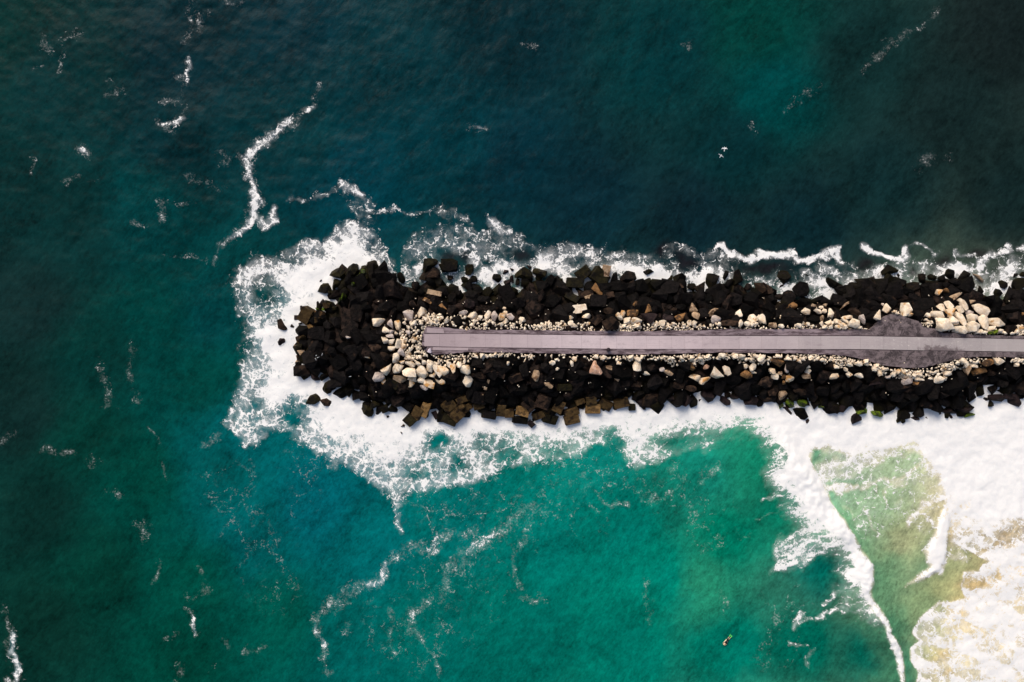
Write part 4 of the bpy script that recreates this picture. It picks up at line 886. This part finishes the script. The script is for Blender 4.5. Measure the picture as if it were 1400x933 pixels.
def do_surf():
    for b in SURF:
        x = ZN[b[0]][0] + b[1] / 6.6667; y = ZN[b[0]][1] + b[2] / 6.6667
        L, W = b[3] * UNIT * 1.06, b[4] * UNIT * 1.06
        top = b[7]; lab = b[8] or SLAB.get((b[0], b[1])) or SLAB.get((b[0], b[1], b[2]))
        H = top + 0.9
        z = (top - 0.9) / 2
        isb = lab and 'block' in lab
        me = BLOK[rr.randrange(7)] if isb else DARK[rr.randrange(14)]
        ti = .22 if isb else .12
        inside = float(signed(np.array([x], np.float32), np.array([y], np.float32), OUT)[0]) > 3
        if inside: z = max(z, float(mound_h(x, y)[0]) + 0.05)
        s = 1.0 if isb else 1.12
        nm = "surf_block" if isb else "surf_rock"
        if b[6] in 'et': nm = {'e': 'mossy_rock', 't': 'tan_stone'}[b[6]]
        if not lab: nm = {'e': 'mossy_rock', 't': 'tan_stone'}.get(b[6], 'surf_rock' if not inside else 'edge_rock')
        sdv = float(signed(np.array([x], np.float32), np.array([y], np.float32), OUT)[0])
        standalone = lab is not None or sdv < -3
        o = put(nm, me, M[b[6]], x, y, z, L * s, W * s, H, b[5], (rr.uniform(-ti, ti), rr.uniform(-ti, ti)), None if standalone else bw)
        if lab: tag(o, lab, "rock", "rocks and blocks standing in the surf")
        elif standalone:
            print("NEED LABEL", b, round(x), round(y), round(sdv, 1))
        taken.append((x, y, max(L, W) * PPM * 0.5))
do_bould(); do_blk(); do_surf()

# ------------------------------------------------------------------ white rubble along the path, thousands of small stones
PEBN = [(560,447),(556,436),(566,430),(580,430),(600,433),(640,433),(665,436),(690,440),(702,437),(716,440),(725,445),(740,443),(765,441),(785,447),(795,443),(815,448),(838,451),(845,444),(880,446),(905,440),(925,444),(945,441),
 (970,445),(1010,446),(1030,444),(1060,447),(1085,447),(1095,442),(1115,448),(1150,446),(1185,448),(1190,452),(1000,452),(860,455),(640,452),(590,449),(578,458),(577,474),(582,482),(600,487),(640,483),(760,485),(860,487),
 (1000,484),(1100,485),(1130,486),(1160,489),(1190,496),(1215,503),(1240,505.5),(1265,504.5),(1290,498),(1315,491),(1340,490),(1400,491),(1500,494),(1500,503),(1400,499),(1385,493),(1370,491),(1352,492),(1338,500),(1322,502),(1302,510),(1278,520),(1245,522),
 (1220,517),(1200,510),(1188,503),(1175,497),(1163,499),(1150,504),(1136,497),(1125,492),(1100,495),(1085,492),(1060,490),(1045,497),(1020,494),(1000,491),(975,491),(960,499),(940,492),(920,501),(900,490),(880,493),(850,494),(830,490),(810,493),
 (790,488),(760,493),(740,488),(720,493),(700,487),(670,491),(650,492),(640,497),(610,500),(580,502),(556,492),(549,470),(547,452)]
PEB2 = [[(1250,442),(1256,427),(1266,430),(1272,436),(1280,441),(1282,450),(1262,446)],[(1290,452),(1330,453),(1372,450),(1376,459),(1330,457)],[(1380,458),(1384,449),(1398,444),(1420,446),(1500,455),(1500,462)],[(1217,428),(1222,424),(1234,427),(1234,431)]]
def scatter_mesh(name, items, shapes, mat):
    """items: (x,y,z,L,W,H,angle,tiltx,tilty,rnd) joined into one mesh"""
    V = []; Fc = []; Rn = []
    base = []
    for me in shapes:
        co = np.empty(len(me.vertices) * 3, np.float32); me.vertices.foreach_get("co", co)
        base.append((co.reshape(-1, 3), np.array([p.vertices[:] for p in me.polygons if len(p.vertices) == 3])))
    off = 0
    for it in items:
        co, tr = base[int(it[9] * 977) % len(shapes)]
        m = np.array((Euler((it[7], it[8], 0)).to_matrix() @ Matrix.Rotation(it[6], 3, 'Z')))
        c = (co * np.array(it[3:6])) @ m.T + np.array(it[:3])
        V.append(c); Fc.append(tr + off); off += len(c); Rn.append(np.full(len(c), it[9]))
    V = np.concatenate(V).astype(np.float32); Fc = np.concatenate(Fc).astype(np.int32)
    me = bpy.data.meshes.new(name)
    me.vertices.add(len(V)); me.vertices.foreach_set("co", V.ravel())
    me.loops.add(Fc.size); me.loops.foreach_set("vertex_index", Fc.ravel())
    me.polygons.add(len(Fc)); me.polygons.foreach_set("loop_start", (np.arange(len(Fc)) * 3).astype(np.int32))
    me.update(calc_edges=True)
    a = me.attributes.new("rnd", 'FLOAT', 'POINT'); a.data.foreach_set("value", np.concatenate(Rn).astype(np.float32))
    me.materials.append(mat)
    return me
def poisson(n_try, box, dmin_fn, ok_fn, rs):
    px = rs.uniform(box[0], box[2], n_try); py = rs.uniform(box[1], box[3], n_try)
    ok = ok_fn(px.astype(np.float32), py.astype(np.float32)); px, py = px[ok], py[ok]
    cell = 8.0; grid = {}; out = []
    for x, y in zip(px, py):
        d = dmin_fn(x, y); gx, gy = int(x // cell), int(y // cell); rad = int(d // cell) + 1; good = True
        for i in range(gx - rad, gx + rad + 1):
            for j in range(gy - rad, gy + rad + 1):
                for (a, b) in grid.get((i, j), ()):
                    if (a - x) ** 2 + (b - y) ** 2 < d * d: good = False; break
                if not good: break
            if not good: break
        if good: grid.setdefault((gx, gy), []).append((x, y)); out.append((x, y))
    return out
TK = np.array(taken, np.float32)
def pebbles():
    rs = np.random.RandomState(5)
    def ok(x, y):
        m = signed(x + (fbm(x / 7, y / 7, 2) - .5) * 9, y + (fbm(x / 7 + 9, y / 7, 2) - .5) * 9, PEBN) > 0
        for p in PEB2: m |= signed(x, y, p) > 0
        m &= signed(x, y, STRIP) < -0.1 + 2.2 * smooth(0.55, 0.8, fbm(x / 14, y / 14 + 3, 3))
        return m
    pts = poisson(60000, (540, 415, 1500, 530), lambda x, y: 2.0 + 1.3 * (fbm(np.float32(x / 12), np.float32(y / 12), 2) > 0.52) + 3.0 * (fbm(np.float32(x / 16 + 40), np.float32(y / 10), 2) > 0.66), ok, rs)
    P = np.array(pts, np.float32); h = mound_h(P[:, 0], P[:, 1]); d = signed(P[:, 0], P[:, 1], STRIP)
    it = []
    for (x, y), hh, dd in zip(pts, h, d):
        s = rs.uniform(0.36, 0.60) * (1.3 if rs.rand() < .18 else 1.0) * (0.72 if dd > -4 else 1.0)
        z = float(hh) + 0.10 + rs.uniform(-.05, .12) - (0.1 if dd > -4 else 0)
        p = at(x, y, z) - BWL
        it.append((p.x, p.y, p.z, s * rs.uniform(.9, 1.3), s * rs.uniform(.75, 1.0), s * .7, rs.uniform(0, 6.3), rs.uniform(-.4, .4), rs.uniform(-.4, .4), rs.rand()))
    # stray chips scattered further down the slopes
    for i in range(170):
        x = rs.uniform(460, 1395); y = rs.choice([rs.uniform(400, 446), rs.uniform(492, 545)])
        if float(signed(np.array([x]), np.array([y]), OUT)[0]) < 12: continue
        s = rs.uniform(0.13, 0.26); p = at(x, y, float(mound_h(x, y)[0]) + 0.75) - BWL
        it.append((p.x, p.y, p.z, s, s * .8, s * .7, rs.uniform(0, 6.3), .2, .2, rs.rand()))
    small = [hull_mesh("pebble_shape", 11, 400 + i, 0.3) for i in range(8)]
    o = link("white_rubble", scatter_mesh("white_rubble", it, small, M['peb']), bw)
    o["kind"] = "stuff"
    for s in small: bpy.data.meshes.remove(s)
pebbles()

# ------------------------------------------------------------------ dark armour stones
def armour():
    rs = np.random.RandomState(9)
    def ok(x, y):
        m = signed(x, y, OUT) > 1.5
        m &= signed(x, y, STRIP) < -7
        return m
    pts = poisson(26000, (395, 355, 1640, 585), lambda x, y: 11.5, ok, rs)
    allp = []
    P = np.array(pts, np.float32); H = mound_h(P[:, 0], P[:, 1]); DO = signed(P[:, 0], P[:, 1], OUT)
    DP = signed(P[:, 0], P[:, 1], PEBN)
    for (x, y), h, do, dp in zip(pts, H, DO, DP):
        s = rs.uniform(1.5, 3.2) + (0.9 if rs.rand() < .15 else 0)
        if do < 9: s = rs.uniform(1.3, 2.6)
        if dp > -3: s = min(s, 1.7)
        dd = np.hypot(TK[:, 0] - x, TK[:, 1] - y) - TK[:, 2]
        near = float(dd.min()) < 1.0
        z = float(h) - (0.55 if near else 0.22) + rs.uniform(-.2, .32) * (0.4 if near else 1)
        if dp > -2: z -= 0.35
        allp.append([x, y, z, s * rs.uniform(1.0, 1.35), s * rs.uniform(.8, 1.0), s * rs.uniform(.65, .9), near or dp > 0 or x > 1405])
    vis = sorted([a for a in allp if not a[6]], key=lambda a: -a[3] * a[4])
    top, rest = vis[:300], vis[300:] + [a for a in allp if a[6]]
    print("armour", len(allp), len(top), len(rest))
    for a in top:
        o = put("dark_rock", DARK[rs.randint(14)], M['d'], a[0], a[1], a[2], a[3], a[4], a[5], rs.uniform(0, 360), (rs.uniform(-.4, .4), rs.uniform(-.4, .4)), bw)
    it = []
    for a in rest:
        p = at(a[0], a[1], a[2]) - BWL
        it.append((p.x, p.y, p.z, a[3], a[4], a[5], rs.uniform(0, 6.3), rs.uniform(-.4, .4), rs.uniform(-.4, .4), rs.rand()))
    o = link("dark_rubble", scatter_mesh("dark_rubble", it, DARK, M['dm']), bw); o["kind"] = "stuff"
armour()

# ------------------------------------------------------------------ the paved strip
def prism(name, ring, ztop, zbot, mat, parent=None, org=Vector((0, 0, 0))):
    bm = bmesh.new()
    top = [bm.verts.new(at(x, y, ztop) - org) for x, y in ring]
    bot = [bm.verts.new(Vector((v.co.x, v.co.y, zbot - org.z))) for v in top]
    f = bm.faces.new(top)
    n = len(ring)
    for i in range(n):
        bm.faces.new((top[i], bot[i], bot[(i + 1) % n], top[(i + 1) % n]))
    bmesh.ops.triangulate(bm, faces=[f])
    bmesh.ops.recalc_face_normals(bm, faces=bm.faces)
    me = bpy.data.meshes.new(name); bm.to_mesh(me); bm.free(); me.materials.append(mat)
    return link(name, me, parent)
def dense(pl, st=6.0, jit=0.0, seed=0):
    r = random.Random(seed); out = []
    for (a, b) in zip(pl[:-1], pl[1:]):
        n = max(1, int(math.hypot(b[0] - a[0], b[1] - a[1]) / st))
        for i in range(n):
            t = i / n; out.append((a[0] + (b[0] - a[0]) * t + r.uniform(-jit, jit) * .3, a[1] + (b[1] - a[1]) * t + r.uniform(-jit, jit)))
    out.append(pl[-1]); return out
ZS = PATHZ
MJ = plain('dark joint', (0.055, 0.040, 0.045), 0.9, 0.1)
sh = prism("path_shoulder", dense(STRIP + [STRIP[0]], 5, 0.6, 4)[:-1], ZS, ZS - 0.6, M['asph']); tag(sh, kind="structure")
path = bpy.data.objects.new("path", None); path.location = at(580, 466, ZS); COL.objects.link(path)
tag(path, kind="structure"); path["label"] = "pale concrete path along the crown of the breakwater"
JN = [580, 601, 622, 643, 663.5, 684, 700, 721, 741, 768, 795, 821, 843, 866.8, 884, 901.3, 918, 935.8, 960, 983.5, 1010.8, 1040.8, 1061.8, 1092, 1122.5, 1139, 1176.4, 1208, 1241, 1273.5, 1308, 1342.6, 1378, 1412, 1450, 1500, 1550, 1600, 1649]
for a, b in zip(JN[:-1], JN[1:]):
    g = 0.09; sk = 1.2 if abs(b - 1061.8) < 1 or abs(a - 1061.8) < 1 else 0
    sa = 1.5 if abs(a - 1061.8) < 1 else 0; sb = 1.5 if abs(b - 1061.8) < 1 else 0
    ring = [(a + g + sa, yat(CT, a)), (b - g + sb, yat(CT, b)), (b - g - sb, yat(CB, b)), (a + g - sa, yat(CB, a))]
    if b > 1270 and a < 1275 and b < 1280: ring = ring[:2] + [(b - g, yat(CB, b) - 4), (b - 4, yat(CB, b))] + ring[3:]
    o = prism("slab", ring, ZS + 0.045, ZS - 0.05, M['slab'], path, Vector(path.location))
for pl, sg in ((CT, -1), (CB, 1)):                       # dark weathered joint along both edges of the slabs
    xs_ = [580, 640, 700, 780, 860, 940, 1020, 1100, 1176, 1240, 1273, 1340, 1400, 1500, 1649]
    ring = [(x, yat(pl, x) + sg * 0.1) for x in xs_] + [(x, yat(pl, x) + sg * (0.75 + 0.35 * math.sin(x))) for x in xs_[::-1]]
    prism("joint_seal", ring, ZS + 0.012, ZS - 0.03, MJ, path, Vector(path.location))
# raised concrete edging strips seen at the western end
for nm, r in (("edging_strip", [(584,448.5),(606,450),(607.5,455.8),(583,455)]), ("edging_strip", [(592,474.8),(640,475.8),(640,479.4),(592,478.8)])):
    prism(nm, r, ZS + 0.03, ZS - 0.05, M['slab'], path, Vector(path.location))

# ------------------------------------------------------------------ small things on the path
def lathe(name, prof, n, mat, parent=None):
    bm = bmesh.new(); rings = []
    for (r, z) in prof:
        rings.append([bm.verts.new((r * math.cos(6.28318 * k / n), r * math.sin(6.28318 * k / n), z)) for k in range(n)])
    for a, b in zip(rings[:-1], rings[1:]):
        for k in range(n): bm.faces.new((a[k], a[(k + 1) % n], b[(k + 1) % n], b[k]))
    bm.faces.new(rings[0][::-1]); bm.faces.new(rings[-1])
    bmesh.ops.recalc_face_normals(bm, faces=bm.faces)
    me = bpy.data.meshes.new(name); bm.to_mesh(me); bm.free(); me.materials.append(mat)
    return link(name, me, parent)
bin_ = bpy.data.objects.new("litter_bin", None); bin_.location = at(831, 478.2, ZS); COL.objects.link(bin_)
tag(bin_, "small dark round bin at the southern edge of the path", "bin")
MD = plain("dark bin plastic", (0.018, 0.010, 0.014), 0.7)
lathe("drum", [(0.25, 0.0), (0.27, 0.05), (0.29, 0.5), (0.30, 0.80), (0.285, 0.82)], 18, MD, bin_)
lathe("lid", [(0.31, 0.82), (0.315, 0.88), (0.22, 0.95), (0.08, 0.98)], 18, MD, bin_)
wl = put("broken_concrete", PALE[3], plain("lilac white concrete", (0.62, 0.55, 0.62)), 588, 479.8, ZS + 0.25, 0.85, 0.72, 0.55, 60)
tag(wl, "pale lilac lump of broken concrete at the path's western corner", "rubble")
wl2 = put("broken_concrete", DARK[5], M['u'], 580, 475, ZS + 0.12, 0.9, 0.6, 0.4, 10)
tag(wl2, "dark chunk of rubble at the path end beside a pale lilac lump", "rubble")

# ------------------------------------------------------------------ gulls
MG = plain("gull white", (0.78, 0.79, 0.80)); MGG = plain("gull grey", (0.34, 0.37, 0.40)); MK = plain("gull black", (0.02, 0.02, 0.02)); MY = plain("gull beak", (0.55, 0.32, 0.03))
def gull(px, py, z, ang, flying, label, group, fold=0.0, s=1.0):
    root = bpy.data.objects.new("gull", None); root.location = at(px, py, z); root.rotation_euler = (0, 0, R(ang)); root.scale = (s, s, s); COL.objects.link(root)
    tag(root, label, "gull", group)
    bm = bmesh.new(); n = 10
    prof = [(-.26, .015, 0), (-.2, .05, 0), (-.08, .085, 0), (.04, .09, 0), (.13, .06, .015), (.18, .048, .03), (.235, .05, .035), (.275, .03, .03), (.29, .008, .025)]
    rings = [[bm.verts.new((x, r * math.cos(6.283 * k / n), zc + r * .9 * math.sin(6.283 * k / n))) for k in range(n)] for x, r, zc in prof]
    for a, b in zip(rings[:-1], rings[1:]):
        for k in range(n): bm.faces.new((a[k], a[(k + 1) % n], b[(k + 1) % n], b[k]))
    bm.faces.new(rings[0]); bm.faces.new(rings[-1][::-1])
    bmesh.ops.recalc_face_normals(bm, faces=bm.faces)
    me = bpy.data.meshes.new("gull_body"); bm.to_mesh(me); bm.free(); me.materials.append(MG)
    for p in me.polygons: p.use_smooth = True
    link("body", me, root)
    def solid(name, top, th, mat):
        bm = bmesh.new()
        a = [bm.verts.new(v) for v in top]; b = [bm.verts.new((v[0], v[1], v[2] - th)) for v in top]
        bm.faces.new(a); bm.faces.new(b[::-1])
        for i in range(len(a)): bm.faces.new((a[i], b[i], b[(i + 1) % len(a)], a[(i + 1) % len(a)]))
        bmesh.ops.recalc_face_normals(bm, faces=bm.faces)
        me = bpy.data.meshes.new(name); bm.to_mesh(me); bm.free(); me.materials.append(mat)
        return link(name, me, root)
    solid("tail", [(-.24, -.03, .01), (-.38, -.08, .01), (-.40, 0, .012), (-.38, .08, .01), (-.24, .03, .01)], .012, MG)
    solid("beak", [(.285, -.012, .03), (.345, 0, .015), (.285, .012, .03)], .014, MY)
    for sgn in (-1, 1):
        if flying:
            el = .38 * (1 - fold * .5); tp = .66 * (1 - fold * .45)
            w_ = [(.10, .05 * sgn, .03), (.16, el * sgn, .10), (-.02 - .1 * fold, tp * sgn, .05), (-.05 - .1 * fold, tp * .9 * sgn, .04), (-.03, el * sgn, .09), (-.09, .05 * sgn, .03)]
            solid("wing", w_, .018, MG if fold > .3 else MGG)
        else:
            solid("wing", [(.10, .04 * sgn, .085), (.02, .088 * sgn, .07), (-.2, .06 * sgn, .05), (-.36, .015 * sgn, .03), (-.12, .012 * sgn, .085)], .03, MGG)
            lathe_leg = bmesh.new()
            bmesh.ops.create_cone(lathe_leg, cap_ends=True, segments=6, radius1=.008, radius2=.008, depth=.14)
            for v in lathe_leg.verts: v.co += Vector((.0, .03 * sgn, -.12))
            me = bpy.data.meshes.new("leg"); lathe_leg.to_mesh(me); lathe_leg.free(); me.materials.append(MY); link("leg", me, root)
    return root
gull(990.3, 203.5, 9.0, 88, True, "white gull flying over dark water, upper one of two", "gulls flying over the dark water", .6, 1.05)
gull(985.6, 213.2, 8.0, 55, True, "white gull with spread wings, lower one of two over dark water", "gulls flying over the dark water", .1, 0.85)
for (gx, gy, ga) in [(432, 486.5, 30), (434.5, 489, 200), (431.5, 491, 110), (440.5, 484.5, 70), (479, 515, 10)]:
    hz = float(mound_h(gx, gy)[0])
    gull(gx, gy, hz + 1.25, ga, False, "tiny white gull standing on the dark rocks of the western head", "gulls resting on the dark western head", s=0.6)

# ------------------------------------------------------------------ the bodyboarder
def board():
    bm = bmesh.new()
    pr = [(-.52, .19), (-.50, .235), (-.2, .275), (.15, .28), (.38, .24), (.52, .15), (.53, 0)]
    ring = [(x, y) for x, y in pr] + [(x, -y) for x, y in pr[-2::-1]] + [(-.46, -.08), (-.44, 0), (-.46, .08)]
    def zz(x): return 0.03 + max(0, x - .25) ** 2 * 1.2
    a = [bm.verts.new((x, y, zz(x) + .055)) for x, y in ring]; b = [bm.verts.new((x * .985, y * .96, zz(x))) for x, y in ring]
    bm.faces.new(a); bm.faces.new(b[::-1])
    for i in range(len(a)): bm.faces.new((a[i], b[i], b[(i + 1) % len(a)], a[(i + 1) % len(a)]))
    bmesh.ops.recalc_face_normals(bm, faces=bm.faces)
    bmesh.ops.bevel(bm, geom=[e for e in bm.edges if e.is_manifold and e.calc_face_angle(0) > .6], offset=.012, segments=2, affect='EDGES')
    me = bpy.data.meshes.new("bodyboard"); bm.to_mesh(me); bm.free(); me.materials.append(plain("peach board foam", (0.86, 0.72, 0.50)))
    return me
ang = math.degrees(math.atan2(-(881 - 870), (990 - 998.5)))
BP = at(991.8, 878.0, 0.12)
bo = link("bodyboard", board()); bo.location = BP; bo.rotation_euler = (0, 0, R(ang)); tag(bo, "peach and white bodyboard under the lone swimmer in green water", "bodyboard")
def skin(name, pts, edges, mats, parent):
    me = bpy.data.meshes.new(name + "_src"); me.from_pydata([p[:3] for p in pts], edges, [])
    o = bpy.data.objects.new(name + "_src", me); COL.objects.link(o)
    mo = o.modifiers.new("s", 'SKIN'); mo.use_smooth_shade = True
    for i, p in enumerate(pts):
        me.skin_vertices[0].data[i].radius = (p[3], p[4] if len(p) > 4 else p[3])
    me.skin_vertices[0].data[0].use_root = True
    sb = o.modifiers.new("d", 'SUBSURF'); sb.levels = 1; sb.render_levels = 1
    dg = bpy.context.evaluated_depsgraph_get(); dg.update()
    m2 = bpy.data.meshes.new_from_object(o.evaluated_get(dg)); m2.name = name
    bpy.data.objects.remove(o); m2.materials.clear()
    for m in mats: m2.materials.append(m)
    return link(name, m2, parent)
pr_ = bpy.data.objects.new("person", None); pr_.location = BP; pr_.rotation_euler = (0, 0, R(ang)); COL.objects.link(pr_)
tag(pr_, "person in a black wetsuit lying on a bodyboard with green swim fins", "person")
MS = plain("skin", (0.55, 0.33, 0.22)); MW = plain("black wetsuit", (0.012, 0.012, 0.014), .5); MF = plain("bright green fin rubber", (0.10, 0.62, 0.12), .5); MH = plain("sun bleached hair", (0.42, 0.27, 0.12))
ZB = .20
pts = [(-.42, 0, ZB, .13, .10), (-.22, 0, ZB + .02, .14, .10), (0, 0, ZB + .04, .17, .10), (.12, 0, ZB + .06, .10, .08), (.20, 0, ZB + .10, .06), (.26, 0, ZB + .14, .085), (.36, 0, ZB + .15, .095), (.42, 0, ZB + .14, .06),
 (.03, .19, ZB + .03, .06), (.22, .28, ZB - .01, .045), (.42, .20, ZB - .02, .034), (.49, .17, ZB - .02, .036), (.03, -.19, ZB + .03, .06), (.22, -.28, ZB - .01, .045), (.42, -.20, ZB - .02, .034), (.49, -.17, ZB - .02, .036),
 (-.52, .11, ZB - .03, .09), (-.86, .15, ZB - .08, .055), (-1.20, .17, ZB - .08, .038), (-.52, -.11, ZB - .03, .09), (-.86, -.14, ZB - .06, .055), (-1.20, -.13, ZB - .05, .038)]
ed = [(0, 1), (1, 2), (2, 3), (3, 4), (4, 5), (5, 6), (6, 7), (2, 8), (8, 9), (9, 10), (10, 11), (2, 12), (12, 13), (13, 14), (14, 15), (0, 16), (16, 17), (17, 18), (0, 19), (19, 20), (20, 21)]
body = skin("body", pts, ed, [MS, MW], pr_)
for p in body.data.polygons:                      # wetsuit over trunk and thighs, skin elsewhere
    c = p.center
    if -.75 < c.x < .15 and abs(c.y) < .24: p.material_index = 1
for sgn in (-1, 1):                               # fingers closed over the rail of the board
    for k in range(4):
        y0 = sgn * (.145 + k * .018)
        skin("finger", [(.50, y0, ZB - .01, .009), (.535 + (k in (1, 2)) * .008, y0, ZB - .02, .0085), (.545 + (k in (1, 2)) * .008, y0, ZB - .05, .008)], [(0, 1), (1, 2)], [MS], body)
    skin("thumb", [(.47, sgn * .14, ZB - .01, .010), (.50, sgn * .118, ZB - .02, .009)], [(0, 1)], [MS], body)
def cap():
    bm = bmesh.new(); bmesh.ops.create_uvsphere(bm, u_segments=14, v_segments=8, radius=.108)
    bmesh.ops.delete(bm, geom=[v for v in bm.verts if v.co.z < -.02 or v.co.x > .085], context='VERTS')
    r = random.Random(2)
    for v in bm.verts: v.co = Vector((v.co.x * 1.1, v.co.y * .95, v.co.z)) * r.uniform(.97, 1.06) + Vector((.33, 0, ZB + .16))
    me = bpy.data.meshes.new("hair"); bm.to_mesh(me); bm.free(); me.materials.append(MH); o = link("hair", me, pr_)
    md = o.modifiers.new("t", 'SOLIDIFY'); md.thickness = .015
cap()
for sgn, y0 in ((1, .17), (-1, -.13)):
    bm = bmesh.new()
    ring = [(-1.16, .05), (-1.30, .07), (-1.52, .12), (-1.56, .03), (-1.55, -.06), (-1.50, -.12), (-1.30, -.07), (-1.16, -.05)]
    a = [bm.verts.new((x, y0 + y, ZB - .04)) for x, y in ring]; b = [bm.verts.new((x, y0 + y, ZB - .08)) for x, y in ring]
    bm.faces.new(a); bm.faces.new(b[::-1])
    for i in range(len(a)): bm.faces.new((a[i], b[i], b[(i + 1) % len(a)], a[(i + 1) % len(a)]))
    bmesh.ops.recalc_face_normals(bm, faces=bm.faces)
    me = bpy.data.meshes.new("swim_fin"); bm.to_mesh(me); bm.free(); me.materials.append(MF); link("swim_fin", me, pr_)
